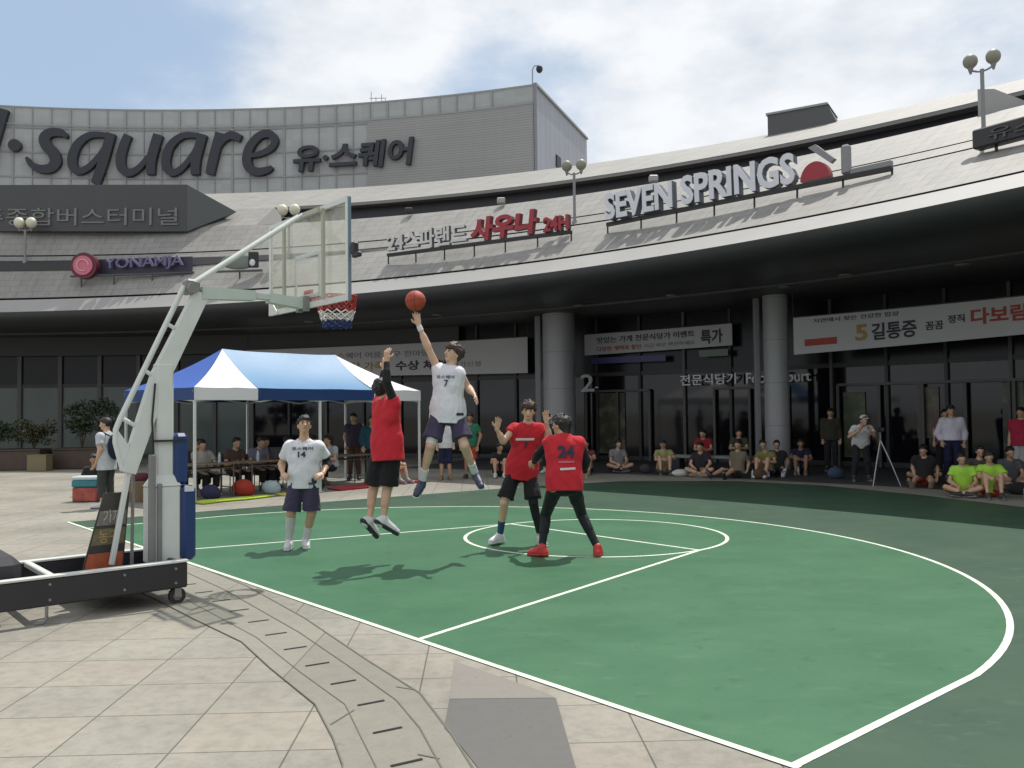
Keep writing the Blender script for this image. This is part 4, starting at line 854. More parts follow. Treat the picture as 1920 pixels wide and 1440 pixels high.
def make_person(base, label, J, front, look, spec, group=None, vox=.008, detail=True, sc=1.0):
    """J: joints relative to base (world axes). spec: clothing"""
    root = thing('person', base, label, 'person', group)
    b = np.asarray(base, float); J = {k: b + np.asarray(v, float) for k, v in J.items()}
    fr = nrm(front); look = nrm(look); spine = nrm(J['neck'] - J['pel'])
    fr = nrm(fr - spine * np.dot(fr, spine)); side = np.cross(spine, fr)   # body's left
    if np.dot(J['shL'] - J['shR'], side) < 0: sgn = {'L': -1, 'R': 1}
    else: sgn = {'L': 1, 'R': -1}
    hU = nrm(J['head'] - J['neck']); hU = nrm(V(0, 0, 1) * .6 + hU * .4); hU = nrm(hU - look * np.dot(hU, look)); hS = np.cross(hU, look)
    H = J['head']; g = spec.get('girth', 1.0) * sc
    # ---- body
    F = Field(vox, .03 * sc)
    F.ell(H + hU * .022 * sc - look * .012 * sc, [hS, look, hU], V(.077, .097, .098) * sc, .02)
    F.cap(H + look * .030 * sc + hU * -.01 * sc, H + look * .045 * sc - hU * .075 * sc, .066 * sc, .040 * sc, hS, .9, .03)
    F.cap(H + look * .086 * sc + hU * .012 * sc, H + look * .106 * sc - hU * .028 * sc, .010 * sc, .015 * sc, None, 1, .012)
    F.cap(H + look * .075 * sc - hU * .062 * sc - hS * .016 * sc, H + look * .075 * sc - hU * .062 * sc + hS * .016 * sc, .010 * sc, None, None, 1, .012)
    for s in (-1, 1): F.ell(H + hS * s * .077 * sc - look * .01 * sc - hU * .01 * sc, [hS, look, hU], V(.014, .022, .034) * sc, .01)
    F.cap(J['neck'] - spine * .05 * sc, H - hU * .055 * sc - look * .02 * sc, .058 * g, .052 * g, None, 1, .03)
    ch = J['neck'] - spine * .16 * sc; pl = J['pel']
    F.cap(J['shL'] * .84 + J['shR'] * .16 - spine * .01, J['shR'] * .84 + J['shL'] * .16 - spine * .01, .056 * g, None, None, 1, .05)
    F.cap(ch, pl + spine * .05, .138 * g, .128 * g, fr, .66, .06); F.cap(J['hipL'], J['hipR'], .088 * g, None, None, 1, .05)
    F.cap(J['neck'] - spine * .02, J['neck'] - spine * .06, .062 * g, .09 * g, None, 1, .05)
    for q in 'LR':
        F.cap(J['sh' + q], J['el' + q], .050 * g, .038 * g); F.cap(J['el' + q], J['wr' + q], .038 * g, .025 * g)
        F.cap(J['el' + q] * .85 + J['wr' + q] * .15, J['el' + q] * .55 + J['wr' + q] * .45, .040 * g, .036 * g)
        hn = spec.get('palm' + q, None); hn = fr if hn is None else V(*hn)
        hand(F, J['wr' + q], J['ha' + q], hn, spec.get('curl', .55), spec.get('thumb' + q, sgn[q]), sc, spec.get('spread', 0))
        F.cap(J['hip' + q], J['kn' + q], .082 * g, .054 * g); F.cap(J['kn' + q], J['an' + q], .050 * g, .034 * g)
        kd = nrm(J['an' + q] - J['kn' + q]); hd = nrm(J['to' + q] - J['an' + q]); bk = nrm(-(hd - kd * np.dot(hd, kd)))
        F.cap(J['kn' + q] + kd * .07 * sc + bk * .014, J['kn' + q] + kd * .20 * sc + bk * .012, .050 * g, .044 * g)
        F.cap(J['an' + q], J['to' + q], .036 * sc, .028 * sc)
    fobj('body', F, skin(spec.get('skin', 'tan')), root)
    # ---- hair
    hs = spec.get('hair', 'short')
    if hs != 'none':
        F = Field(min(vox, .009), .012); ex = {'short': .010, 'bushy': .022, 'long': .016}[hs]; F.noise = .005 if hs == 'bushy' else .003
        cu = [(H + hU * .052 * sc + look * .055 * sc, nrm(look * .75 - hU * .62))]
        F.ell(H + hU * .026 * sc - look * .016 * sc, [hS, look, hU], (V(.077, .097, .098) + ex) * sc, .012, cu)
        F.ell(H + hU * .060 * sc + look * .030 * sc, [hS, look, hU], (V(.066, .064, .058) + ex * .6) * sc, .012, [(H + hU * .048 * sc, -hU)])
        rg = np.random.default_rng(int(abs(H[0] * 977 + H[1] * 131)) + 5)
        for _ in range({'short': 60, 'bushy': 130, 'long': 80}[hs] if detail else 24):
            q = nrm(rg.normal(size=3)); q[2] = abs(q[2]) * .9 - .25; q = nrm(q); p_ = H + hU * .03 * sc - look * .014 * sc + (hS * q[0] * .080 + look * q[1] * .100 + hU * q[2] * .102) * sc
            if np.dot(p_ - (H + hU * .052 * sc + look * .055 * sc), nrm(look * .75 - hU * .62)) > -.004: continue
            dd_ = nrm(hS * q[0] + look * (q[1] - .1) + hU * (q[2] - .35) + rg.normal(size=3) * .35); F.cap(p_, p_ + dd_ * rg.uniform(.5, 1.1) * (.035 if hs != 'short' else .02) * sc, .013 * sc, .006 * sc, None, 1, .012)
        for _ in range(16 if hs == 'bushy' else 7):
            a_ = rg.uniform(-1, 1); p_ = H + look * (.088 - .03 * a_ * a_) * sc + hU * (.078 + rg.uniform(-.012, .012)) * sc + hS * a_ * .062 * sc; F.cap(p_, p_ + (look * .012 - hU * (.034 if hs == 'bushy' else .014) + hS * rg.uniform(-.012, .012)) * sc, .010 * sc, .005 * sc, None, 1, .012)
        if hs == 'long': F.cap(H - look * .06 * sc + hU * .02 * sc, H - look * .075 * sc - hU * .09 * sc, .075 * sc, .055 * sc, None, 1, .03)
        fobj('hair', F, spec.get('hairm', M_HAIR), root)
    if spec.get('hat'):
        F = Field(min(vox, .01), .01); F.ell(H + hU * .055 * sc - look * .01 * sc, [hS, look, hU], V(.092, .112, .085) * sc, .01, [(H + hU * .045 * sc, -hU)])
        F.cap(H + hU * .052 * sc + look * .09 * sc, H + hU * .045 * sc + look * .15 * sc, .07 * sc, .055 * sc, hU, .16, .01); fobj('cap', F, spec['hat'], root)
    if detail:
        for s in (-1, 1):
            mb = MB(); mb.sphere(H + look * .088 * sc + hS * s * .031 * sc + hU * .008 * sc, .0105 * sc, 10, 6); mb.build('eye', M_EYE, root)
            mb = MB(); e = H + look * .094 * sc + hU * .028 * sc; mb.tube([e + hS * s * .014 * sc, e + hS * s * .032 * sc + hU * .004, e + hS * s * .047 * sc - look * .012 * sc], .0045 * sc, 6); mb.build('eyebrow', M_HAIR, root)
        mb = MB(); e = H + look * .086 * sc - hU * .060 * sc; mb.tube([e - hS * .024 * sc - look * .006, e + look * .002, e + hS * .024 * sc - look * .006], .0055 * sc, 6); mb.build('mouth', M_LIP, root)
    # ---- shirt
    top = spec.get('top')
    shirt = None
    if top:
        F = Field(vox, .04 * sc); F.noise = .0085 * sc if detail else .005; o = .018 * sc + spec.get('loose', .012)
        F.cap(J['shL'] * .84 + J['shR'] * .16 - spine * .012, J['shR'] * .84 + J['shL'] * .16 - spine * .012, .056 * g + o * .55, None, None, 1, .05)
        hw = np.linalg.norm(J['hipL'] - J['hipR']) / 2 + .085 * g + spec.get('short_loose', .03) * .2 + .020
        hemz = spec.get('hem', .14) * sc
        F.cap(ch, pl + spine * .10, .138 * g + o * .9, .142 * g + o, fr, .70, .05); F.cap(pl + spine * .16, pl + spine * .02, .142 * g + o, hw, fr, .70, .05); F.cap(pl + spine * .02, pl - spine * (hemz + .10), hw, hw + .012, fr, .74, .05)
        F.cap(J['neck'] - spine * .02, J['neck'] - spine * .08, .062 * g + o * .5, .10 * g, None, 1, .05)
        F.cuts = [(pl - spine * hemz, -spine)]
        for q in 'LR': F.cap(J['sh' + q] * .92 + J['neck'] * .08 - spine * .02, J['sh' + q] * .62 + J['neck'] * .38 - spine * .16, .060 * g + o * .5, .085 * g + o * .5, None, 1, .05)
        sl = spec.get('sleeve', .55)
        for q in 'LR':
            a, e, w = J['sh' + q], J['el' + q], J['wr' + q]; sq = sl if not isinstance(sl, dict) else sl[q]
            if sq <= 1:
                c = a + (e - a) * max(sq, .1); F.cap(a - nrm(a - J['neck']) * .012, a + (e - a) * (max(sq, .1) + .12), .049 * g + o * .45, .045 * g + o * (.95 if sq > .2 else .4), None, 1, .03, [(c, nrm(e - a))])
            else:
                F.cap(a, e, .052 * g + o * .8, .042 * g + o * .8, None, 1, .035); c = e + (w - e) * min(sq - 1, .97); F.cap(e, w, .042 * g + o * .8, .030 * g + o * .7, None, 1, .03, [(c, nrm(w - e))])
        F.subs = [(J['neck'] - spine * .015 + fr * .012, H, .062 * g + .004)]
        shirt = fobj(spec.get('topname', 'shirt'), F, top, root)
    if spec.get('under'):     # long tight sleeves
        for q in spec.get('under_on', 'LR'):
            F = Field(vox, .02); a, e, w = J['sh' + q], J['el' + q], J['wr' + q]; u0, u1 = spec.get('under_rng', (0, .95))
            if u0 < 1e-3: F.cap(a, e, .050 * g + .007, .038 * g + .007)
            else: F.cap(a + (e - a) * u0, e, .046 * g + .007, .040 * g + .007, None, 1, .02, [(a + (e - a) * u0, -nrm(e - a))])
            c = e + (w - e) * u1; F.cap(e, w, .041 * g + .006, .025 * g + .006, None, 1, .02, [(c, nrm(w - e))]); F.cap(e * .85 + w * .15, e * .55 + w * .45, .040 * g + .006, .036 * g + .006)
            fobj('arm_sleeve', F, spec['under'], root)
    if spec.get('band'):
        q, t0, t1, mm = spec['band']; a, w = J['el' + q], J['wr' + q]; d = nrm(w - a); F = Field(min(vox, .006), .01); F.cap(a + (w - a) * (t0 - .1), a + (w - a) * (t1 + .1), .034 * g, .032 * g, None, 1, .01, [(a + (w - a) * t0, -d), (a + (w - a) * t1, d)]); fobj('wristband', F, mm, root)
    # ---- shorts / trousers
    if spec.get('shorts'):
        F = Field(vox, .035 * sc); F.noise = .0085 * sc if detail else .005; L_ = spec.get('short_len', .9); lo = spec.get('short_loose', .03)
        F.cap(J['hipL'], J['hipR'], .085 * g + lo * .2, None, None, 1, .04); F.cap(pl + spine * .04, (J['hipL'] + J['hipR']) / 2, .120 * g + lo * .2, None, fr, .72, .05)
        F.cuts = [(pl + spine * .06 * sc, spine)]
        for q in 'LR':
            a, k, n_ = J['hip' + q], J['kn' + q], J['an' + q]
            if L_ <= 1: c = a + (k - a) * L_; F.cap(a, a + (k - a) * (L_ + .15), .078 * g + lo * .25, .062 * g + lo * 1.6, None, 1, .035, [(c, nrm(k - a))])
            else:
                F.cap(a, k, .086 * g + lo * .6, .056 * g + lo, None, 1, .035); c = k + (n_ - k) * (L_ - 1); F.cap(k, n_, .056 * g + lo, .046 * g + lo, None, 1, .03, [(c, nrm(n_ - k))])
        fobj('shorts' if L_ <= 1 else 'trousers', F, spec['shorts'], root)
    if spec.get('tights'):
        for q, t0, t1, mm in spec['tights']:
            a, k, n_ = J['hip' + q], J['kn' + q], J['an' + q]; F = Field(vox, .02); kd = nrm(n_ - k); hd = nrm(J['to' + q] - n_); bk = nrm(-(hd - kd * np.dot(hd, kd)))
            if t0 < 1: F.cap(a + (k - a) * t0, k, (.082 - .028 * t0) * g + .008, .054 * g + .007, None, 1, .02, [(a + (k - a) * t0, -nrm(k - a))])
            if t1 > 1:
                c = k + (n_ - k) * (t1 - 1); cc = [(c, kd)] + ([(k + (n_ - k) * (t0 - 1), -kd)] if t0 >= 1 else [])
                F.cap(k, n_, .050 * g + .007, .034 * g + .007, None, 1, .02, cc); F.cap(k + kd * .07 * sc + bk * .014, k + kd * .20 * sc + bk * .012, .050 * g + .007, .044 * g + .007, None, 1, .02, cc)
            else: F.cuts = [(a + (k - a) * t1, nrm(k - a))]
            fobj('legging' if t1 - t0 > .5 else 'sock', F, mm, root)
    # ---- shoes
    if spec.get('shoes'):
        for q in 'LR':
            n_, t = J['an' + q], J['to' + q]; d = nrm(t - n_); kd = nrm(n_ - J['kn' + q]); up = -nrm(kd - d * np.dot(kd, d)) if spec.get('air') else V(0, 0, 1)
            up = nrm(up - d * np.dot(up, d)) if spec.get('air') else up
            fd = nrm(d - up * np.dot(d, up)); L0 = .075 * sc; heel = n_ - up * .05 * sc - fd * .035 * sc; toe = t + fd * .02 * sc
            if not spec.get('air'): heel[2] = max(.045 * sc, n_[2] - .055 * sc); toe[2] = max(.036 * sc, t[2] + .01)
            F = Field(min(vox, .008), .025); F.cap(heel, toe, .045 * sc, .040 * sc, None, 1, .02); F.cap(n_ + up * .012 * sc, heel + fd * .03 * sc, .045 * sc, .048 * sc, None, 1, .03); F.cap(n_ - up * .005 * sc, toe * .7 + n_ * .3, .046 * sc, .041 * sc, None, 1, .03)
            F.cuts = [(heel - up * .026 * sc, -nrm(np.cross(nrm(toe - heel), np.cross(up, fd))) if False else -up)] if not spec.get('air') else []
            sh = fobj('shoe', F, spec['shoes'], root)
            F = Field(min(vox, .008), .02); F.cap(heel - up * .024 * sc, toe - up * .020 * sc, .053 * sc, .047 * sc, up, .46, .02); F.cuts = [(b * V(1, 1, 0) + V(0, 0, .004), V(0, 0, -1))]; fobj('sole', F, spec.get('sole', M_SOLE), sh)
    return root, shirt, J, (fr, side, spine)

def print_on(shirt, name, txt, center, xdir, up, w, h, m, parent, off=.006, offset=.0):
    """lettering laid onto the cloth surface by projecting it onto the shirt mesh"""
    v, f = text_mesh(txt, 1.0, 0.0, offset); lo, hi = v.min(0), v.max(0); xd = nrm(xdir); up = nrm(np.asarray(up, float) - xd * np.dot(up, xd)); n = np.cross(xd, up)
    U = (v[:, 0] - (lo[0] + hi[0]) / 2) / (hi[0] - lo[0]) * w; Y = (v[:, 1] - (lo[1] + hi[1]) / 2) / (hi[1] - lo[1]) * h
    wl = wloc(shirt); bv = bvhtree.BVHTree.FromPolygons([tuple(p.co + wl) for p in shirt.data.vertices], [list(p.vertices) for p in shirt.data.polygons]); out = []
    for a, b2 in zip(U, Y):
        p = center + xd * a + up * b2 + n * .5; hit = bv.ray_cast(Vector(p), Vector(-n)); q = np.array(hit[0]) if hit[0] is not None else p - n * .4; out.append(q + n * off)
    obj(name, out, f, m, parent)

def patch_on(shirt, name, center, xdir, up, w, h, m, parent, off=.010):
    xd = nrm(xdir); up = nrm(np.asarray(up, float) - xd * np.dot(up, xd)); n = np.cross(xd, up); wl = wloc(shirt); out = []
    bv = bvhtree.BVHTree.FromPolygons([tuple(p.co + wl) for p in shirt.data.vertices], [list(p.vertices) for p in shirt.data.polygons]); K = 6
    for j in (0, .5, 1):
        for i in range(K + 1):
            p = center + xd * (i / K - .5) * w + up * (j - .5) * h + n * .5; hit = bv.ray_cast(Vector(p), Vector(-n)); out.append((np.array(hit[0]) if hit[0] is not None else p - n * .4) + n * off)
    obj(name, out, [[j * (K + 1) + i, j * (K + 1) + i + 1, (j + 1) * (K + 1) + i + 1, (j + 1) * (K + 1) + i] for j in (0, 1) for i in range(K)], m, parent)

# ---- the five players
C_WHITE = cloth("white_jersey", (.66, .67, .71)); C_RED = cloth("red_jersey", (.50, .022, .035)); C_PURP = cloth("purple_shorts", (.050, .043, .080)); C_BLK = cloth("black_cloth", (.014, .014, .016)); C_BLK2 = cloth("black_tights_cloth", (.010, .014, .016), .6)
C_WSOCK = cloth("white_sock", (.62, .62, .62)); C_BSOCK = cloth("blue_sock", (.025, .075, .13)); C_WTI = cloth("pale_calf_sleeve", (.50, .50, .48))
SH_W = mat("white_shoe", (.58, .59, .60), .5, .15, 20); SH_R = mat("red_shoe", (.48, .035, .03), .5, .15, 20); SH_NW = mat("navy_shoe", (.03, .04, .075), .5, .5, 18); SOLE_D = mat("dark_sole", (.03, .03, .035), .7)
M_NUM = mat("dark_jersey_print", (.02, .02, .05), .7); M_NUMW = mat("pale_jersey_print", (.6, .55, .55), .7)
P1 = dict(head=(0.11,-0.02,1.60), neck=(0.10,0.00,1.40), shL=(-0.10,0.00,1.33), shR=(0.31,0.00,1.32), elL=(-0.23,0.13,1.09), wrL=(-0.15,-0.10,0.98), haL=(-0.08,-0.20,0.95), elR=(0.38,0.13,1.11), wrR=(0.37,-0.10,0.98), haR=(0.30,-0.20,0.95), pel=(0.10,0.02,0.94), hipL=(0.01,0.00,0.90), hipR=(0.19,0.00,0.89), knL=(-0.06,-0.04,0.46), knR=(0.20,-0.02,0.46), anL=(-0.10,0.00,0.09), anR=(0.09,0.12,0.09), toL=(-0.08,-0.17,0.03), toR=(0.14,-0.05,0.03))
r, sh, J, ax = make_person((-2.81, 11.30, 0), "man in white jersey fourteen and purple shorts standing with hands on hips", P1, (.08, -1, 0), (.30, -.85, .22),
    dict(top=C_WHITE, sleeve=.62, hem=.15, loose=.014, shorts=C_PURP, short_len=.92, short_loose=.035, tights=[('L', 1.12, 1.95, C_WTI), ('R', 1.5, 1.95, C_WSOCK)], shoes=SH_W, skin='tan', under=C_BLK, under_on='R', under_rng=(.55, .35), girth=1.06, palmL=(.5, -.6, -.3), palmR=(-.5, -.6, -.3)), vox=.008)
c = (J['neck'] + J['pel']) / 2; print_on(sh, 'jersey_lettering', "유스퀘어", c + V(0, 0, .13), V(1, .0, 0), V(0, 0, 1), .27, .045, M_NUM, r, .012, .02); print_on(sh, 'jersey_number', "14", c + V(0.0, 0, .055), V(1, 0, 0), V(0, 0, 1), .10, .075, M_NUM, r, .012, .03)
patch_on(sh, 'jersey_patch', c + V(.12, 0, -.32), V(1, 0, 0), V(0, 0, 1), .07, .028, mat("teal_patch", (.03, .08, .11), .7), r)
P2 = dict(head=(0.03,0.05,2.03), neck=(0.07,0.03,1.87), shL=(-0.03,0.17,1.84), shR=(0.20,-0.13,1.85), elL=(-0.03,0.32,2.04), wrL=(0.01,0.36,2.27), haL=(0.03,0.40,2.43), elR=(0.115,-0.16,2.10), wrR=(0.10,-0.06,2.35), haR=(0.105,-0.02,2.48), pel=(0.09,0.00,1.39), hipL=(0.00,0.03,1.34), hipR=(0.17,-0.03,1.34), knL=(-0.08,0.10,0.88), knR=(0.09,0.05,0.88), anL=(-0.12,0.00,0.50), anR=(0.05,-0.05,0.52), toL=(-0.05,0.05,0.35), toR=(0.18,0.02,0.38))
r, sh, J, ax = make_person((-1.55, 10.10, 0), "leaping man in red vest and black shorts seen from behind with black sleeved arms up", P2, (.50, .86, 0), (.30, .75, .45),
    dict(top=C_RED, sleeve=.26, hem=.20, loose=.022, shorts=C_BLK, short_len=.92, short_loose=.04, shoes=SH_W, sole=SOLE_D, air=True, under=C_BLK, under_rng=(0, .93), skin='tan', curl=.25, spread=.5, palmL=(.3, .9, -.2), palmR=(.3, .9, -.2)), vox=.008)
P3 = dict(head=(0.09,0.00,2.43), neck=(0.05,0.00,2.27), shL=(-0.10,0.08,2.26), shR=(0.17,-0.10,2.20), elL=(-0.21,0.02,2.52), wrL=(-0.31,0.00,2.77), haL=(-0.34,0.00,2.91), elR=(0.27,0.02,2.02), wrR=(0.34,-0.20,1.95), haR=(0.38,-0.30,1.88), pel=(0.02,0.00,1.77), hipL=(-0.08,0.00,1.72), hipR=(0.12,0.00,1.73), knL=(-0.17,-0.14,1.36), knR=(0.22,-0.14,1.36), anL=(-0.295,0.06,0.92), anR=(0.335,0.18,1.0), toL=(-0.335,-0.12,0.81), toR=(0.40,0.03,0.885))
r, sh, J, ax = make_person((-.78, 10.20, 0), "leaping man in white sleeveless jersey stretching one arm up to the ball", P3, (-.25, -1, .05), (-.72, -.62, .30),
    dict(top=C_WHITE, sleeve=.16, hem=.15, loose=.020, shorts=C_PURP, short_len=.80, short_loose=.04, tights=[('L', .45, .97, C_WSOCK), ('L', 1.62, 1.98, C_WSOCK), ('R', 1.60, 1.98, C_WSOCK)], shoes=SH_NW, air=True, skin='fair', hair='bushy', hairm=M_HAIRB, band=('L', .74, .98, C_WSOCK), curl=.35, spread=.45, palmL=(-.1, -.5, .9), palmR=(-.6, -.3, -.5)), vox=.008)
c = (J['neck'] + J['pel']) / 2; print_on(sh, 'jersey_lettering', "유스퀘어", c + V(-.01, 0, .135), V(1, -.15, -.06), V(.06, 0, 1), .23, .040, mat("violet_jersey_print", (.05, .04, .16), .7), r, .012, .02); print_on(sh, 'jersey_number', "7", c + V(0, 0, .06), V(1, -.15, -.06), V(.06, 0, 1), .05, .08, M_NUM, r, .012, .02)
patch_on(sh, 'jersey_patch', c + V(.14, 0, -.30), V(1, 0, 0), V(0, 0, 1), .08, .03, M_NUM, r)
P4 = dict(head=(0.23,-0.06,1.75), neck=(0.22,0.00,1.58), shL=(0.04,0.00,1.52), shR=(0.40,0.00,1.51), elL=(-0.10,-0.10,1.36), wrL=(-0.18,-0.18,1.52), haL=(-0.16,-0.20,1.63), elR=(0.50,-0.02,1.38), wrR=(0.46,-0.12,1.60), haR=(0.45,-0.14,1.71), pel=(0.14,0.08,0.99), hipL=(0.04,0.08,0.95), hipR=(0.24,0.08,0.94), knL=(-0.10,-0.02,0.56), knR=(0.28,-0.05,0.56), anL=(-0.16,0.15,0.12), anR=(0.37,0.02,0.10), toL=(-0.26,0.02,0.05), toR=(0.41,-0.14,0.03))
r, sh, J, ax = make_person((-.02, 11.35, 0), "man in red jersey facing the camera with raised open hands, one blue sock showing", P4, (-.05, -1, 0), (-.05, -1, -.10),
    dict(top=C_RED, sleeve=.30, hem=.12, loose=.024, shorts=C_BLK, short_len=.86, short_loose=.035, tights=[('L', 1.55, 1.98, C_BSOCK), ('R', .7, 1.85, C_BLK2)], shoes=SH_W, skin='fair', hair='bushy', hairm=M_HAIRB, curl=.3, spread=.3, palmL=(0, -1, .2), palmR=(0, -1, .2)), vox=.008)
c = (J['neck'] + J['pel']) / 2; patch_on(sh, 'jersey_stripe', c + V(0, 0, .10), V(1, 0, 0), V(0, 0, 1), .24, .030, M_NUMW, r); print_on(sh, 'jersey_number', "7", c + V(0.01, 0, .02), V(1, 0, 0), V(0, 0, 1), .06, .09, M_NUM, r, .012, .03)
P5 = dict(head=(-0.09,0.05,1.575), neck=(-0.06,0.00,1.42), shL=(-0.23,0.03,1.37), shR=(0.13,-0.02,1.36), elL=(-0.36,0.16,1.22), wrL=(-0.41,0.36,1.11), haL=(-0.46,0.44,1.08), elR=(0.215,0.02,1.16), wrR=(0.20,0.16,0.99), haR=(0.19,0.24,0.93), pel=(-0.06,-0.08,0.91), hipL=(-0.16,-0.08,0.86), hipR=(0.04,-0.08,0.86), knL=(-0.28,0.22,0.47), knR=(0.16,0.18,0.48), anL=(-0.33,0.02,0.11), anR=(0.33,-0.02,0.11), toL=(-0.45,0.08,0.03), toR=(0.37,0.15,0.03))
r, sh, J, ax = make_person((.67, 10.45, 0), "crouching man in red vest twenty four seen from behind, black tights and red shoes", P5, (.10, 1, -.05), (-.80, .58, -.05),
    dict(top=C_RED, sleeve=.16, hem=.12, loose=.034, shorts=C_BLK2, short_len=.5, short_loose=.012, tights=[('L', .2, 1.93, C_BLK2), ('R', .2, 1.93, C_BLK2)], shoes=SH_R, sole=mat("red_shoe_sole", (.40, .03, .03), .6), under=C_BLK, under_rng=(0, .94), skin='tan', hair='long', girth=1.08, curl=.5), vox=.008)
c = (J['neck'] + J['pel']) / 2; print_on(sh, 'jersey_number', "24", c + V(.02, 0, .10), V(1, 0.0, 0), V(0, 0, 1), .20, .145, M_NUM, r, .016, .045); patch_on(sh, 'jersey_stripe', c + V(.03, 0, -.10), V(1, .03, .04), V(0, 0, 1), .18, .026, M_NUMW, r); patch_on(sh, 'jersey_stripe', c + V(.02, 0, -.02), V(1, 0, 0), V(0, 0, 1), .19, .024, mat("pink_jersey_print", (.50, .10, .12), .7), r)

# ------------------------------------------------------------------ event tent
T0 = V(-6.30, 17.20, 0); TU = nrm(V(4.0, 4.6, 0)); TN = V(-TU[1], TU[0], 0); TL_, TD = 6.1, 3.0; EZ, RZ = 2.30, 3.22
tent = thing('event_tent', T0 + TU * 3 + TN * 1.5, 'blue and white pop up canopy tent beside the court over the tables', 'tent')
def TP(u, d, z=0.0): return T0 + TU * u + TN * d + V(0, 0, z)
M_TBL = mat("light_blue_canopy", (.055, .19, .37), .5, .12, 1.5, 0, .25, 5); M_TBD = mat("blue_canopy", (.025, .095, .40), .5, .12, 1.5, 0, .25, 5); M_TW = mat("white_canopy", (.70, .70, .71), .55, .05, 1.5, 0, .2, 5); M_VAL = mat("navy_valance", (.012, .045, .16), .6, .1)
def panel(name, a0, a1, b0, b1, m, sag=.13, n=10):
    """ruled cloth between ridge edge a0-a1 and eave edge b0-b1, hanging a little hollow"""
    vs = []
    for j in range(n + 1):
        v = j / n
        for i in range(n + 1):
            u = i / n; p = (a0 * (1 - u) + a1 * u) * (1 - v) + (b0 * (1 - u) + b1 * u) * v; p = p - V(0, 0, sag * 4 * v * (1 - v) * (.75 + .25 * math.sin(math.pi * u)) * (.8 if np.allclose(a0, a1) else 1) + .035 * math.sin(math.pi * u) * (1 - v) * (0 if np.allclose(a0, a1) else 1) + .008 * math.sin(9 * u + 5 * v)); vs.append(p)
    return obj(name, vs, [[j * (n + 1) + i, j * (n + 1) + i + 1, (j + 1) * (n + 1) + i + 1, (j + 1) * (n + 1) + i] for j in range(n) for i in range(n)], m, tent, True)
RA, RB = TP(1.5, 1.5, RZ), TP(4.6, 1.5, RZ)
panel('white_panel', RA, RA, TP(0, 0, EZ), TP(1.45, 0, EZ), M_TW); panel('white_panel', RB, RB, TP(4.6, 0, EZ), TP(TL_, 0, EZ), M_TW)
panel('blue_panel', RA, RB, TP(1.45, 0, EZ), TP(4.6, 0, EZ), M_TBL); panel('blue_panel', RA, RA, TP(0, TD, EZ), TP(0, 0, EZ), M_TBD); panel('blue_panel', RB, RB, TP(TL_, 0, EZ), TP(TL_, TD, EZ), M_TW)
panel('blue_panel', RB, RA, TP(TL_, TD, EZ), TP(0, TD, EZ), M_TBD)
def valance(p0, p1, m):
    n = 10; vs = []
    for z in (0, -.12, -.25):
        for i in range(n + 1): vs.append(p0 + (p1 - p0) * i / n + V(0, 0, z) + TN * .006 * math.sin(i * 2.1) * (-z * 6))
    o = obj('valance', vs, [[j * (n + 1) + i, j * (n + 1) + i + 1, (j + 1) * (n + 1) + i + 1, (j + 1) * (n + 1) + i] for j in range(2) for i in range(n)], m, tent, True); return o
valance(TP(0, 0, EZ), TP(1.45, 0, EZ), M_TW); valance(TP(1.45, 0, EZ), TP(4.6, 0, EZ), M_VAL); valance(TP(4.6, 0, EZ), TP(TL_, 0, EZ), M_TW); valance(TP(0, TD, EZ), TP(0, 0, EZ), M_VAL); valance(TP(TL_, 0, EZ), TP(TL_, TD, EZ), M_TW); valance(TP(0, TD, EZ), TP(TL_, TD, EZ), M_VAL)
for u in (0, TL_ / 2, TL_):
    for d in (0, TD):
        mb = MB(); k = TP(min(max(u, .03), TL_ - .03), .03 if d == 0 else TD - .03); mb.box(k + V(0, 0, 1.15), (.045, .045, 2.3), (TU, TN, UP)); mb.box(k + V(0, 0, .006), (.12, .12, .012), (TU, TN, UP)); mb.build('post', M_STEEL, tent)
for d in (.04, TD - .04):
    mb = MB()
    for i in range(4):
        u0, u1 = TL_ * i / 4, TL_ * (i + 1) / 4; mb.beam(TP(u0, d, 2.02), TP(u1, d, 2.24), .018, .03); mb.beam(TP(u0, d + .02, 2.24), TP(u1, d + .02, 2.02), .018, .03)
    mb.build('truss', M_STEEL, tent)
for u in (.03, TL_ - .03):
    mb = MB(); mb.beam(TP(u, 0, 2.03), TP(u, TD, 2.24), .018, .03); mb.beam(TP(u, 0, 2.24), TP(u, TD, 2.03), .018, .03); mb.build('truss', M_STEEL, tent)
mb = MB(); mb.beam(TP(.4, 1.5, EZ), TP(TL_ - .4, 1.5, EZ), .03, .04, UP); mb.cyl(TP(1.5, 1.5, EZ), RA - V(0, 0, .05), .02, .02, 8); mb.cyl(TP(4.6, 1.5, EZ), RB - V(0, 0, .05), .02, .02, 8); mb.build('ridge_support', M_STEEL, tent)

# ------------------------------------------------------------------ tables and what is on and under them
M_TTOP = mat("brown_table_laminate", (.20, .145, .095), .45, .15, 6); M_TLEG = mat("dark_table_leg", (.10, .095, .085), .45)
def table(u, d, label, ln=1.8):
    t = thing('folding_table', TP(u, d), label, 'table', 'folding tables under the tent')
    mb = MB(); mb.box(TP(u, d, .715), (ln, .60, .03), (TU, TN, UP), .006); mb.build('tabletop', M_TTOP, t)
    for s in (-1, 1):
        mb = MB()
        for e in (-1, 1): mb.cyl(TP(u + s * (ln / 2 - .15), d + e * .24, .0), TP(u + s * (ln / 2 - .15), d + e * .24, .70), .016, .016, 8)
        mb.cyl(TP(u + s * (ln / 2 - .15), d - .24, .2), TP(u + s * (ln / 2 - .15), d + .24, .2), .012, .012, 8); mb.build('leg_frame', M_TLEG, t)
    mb = MB(); mb.box(TP(u, d, .62), (ln - .2, .5, .02), (TU, TN, UP), .004); mb.build('shelf', M_TLEG, t)
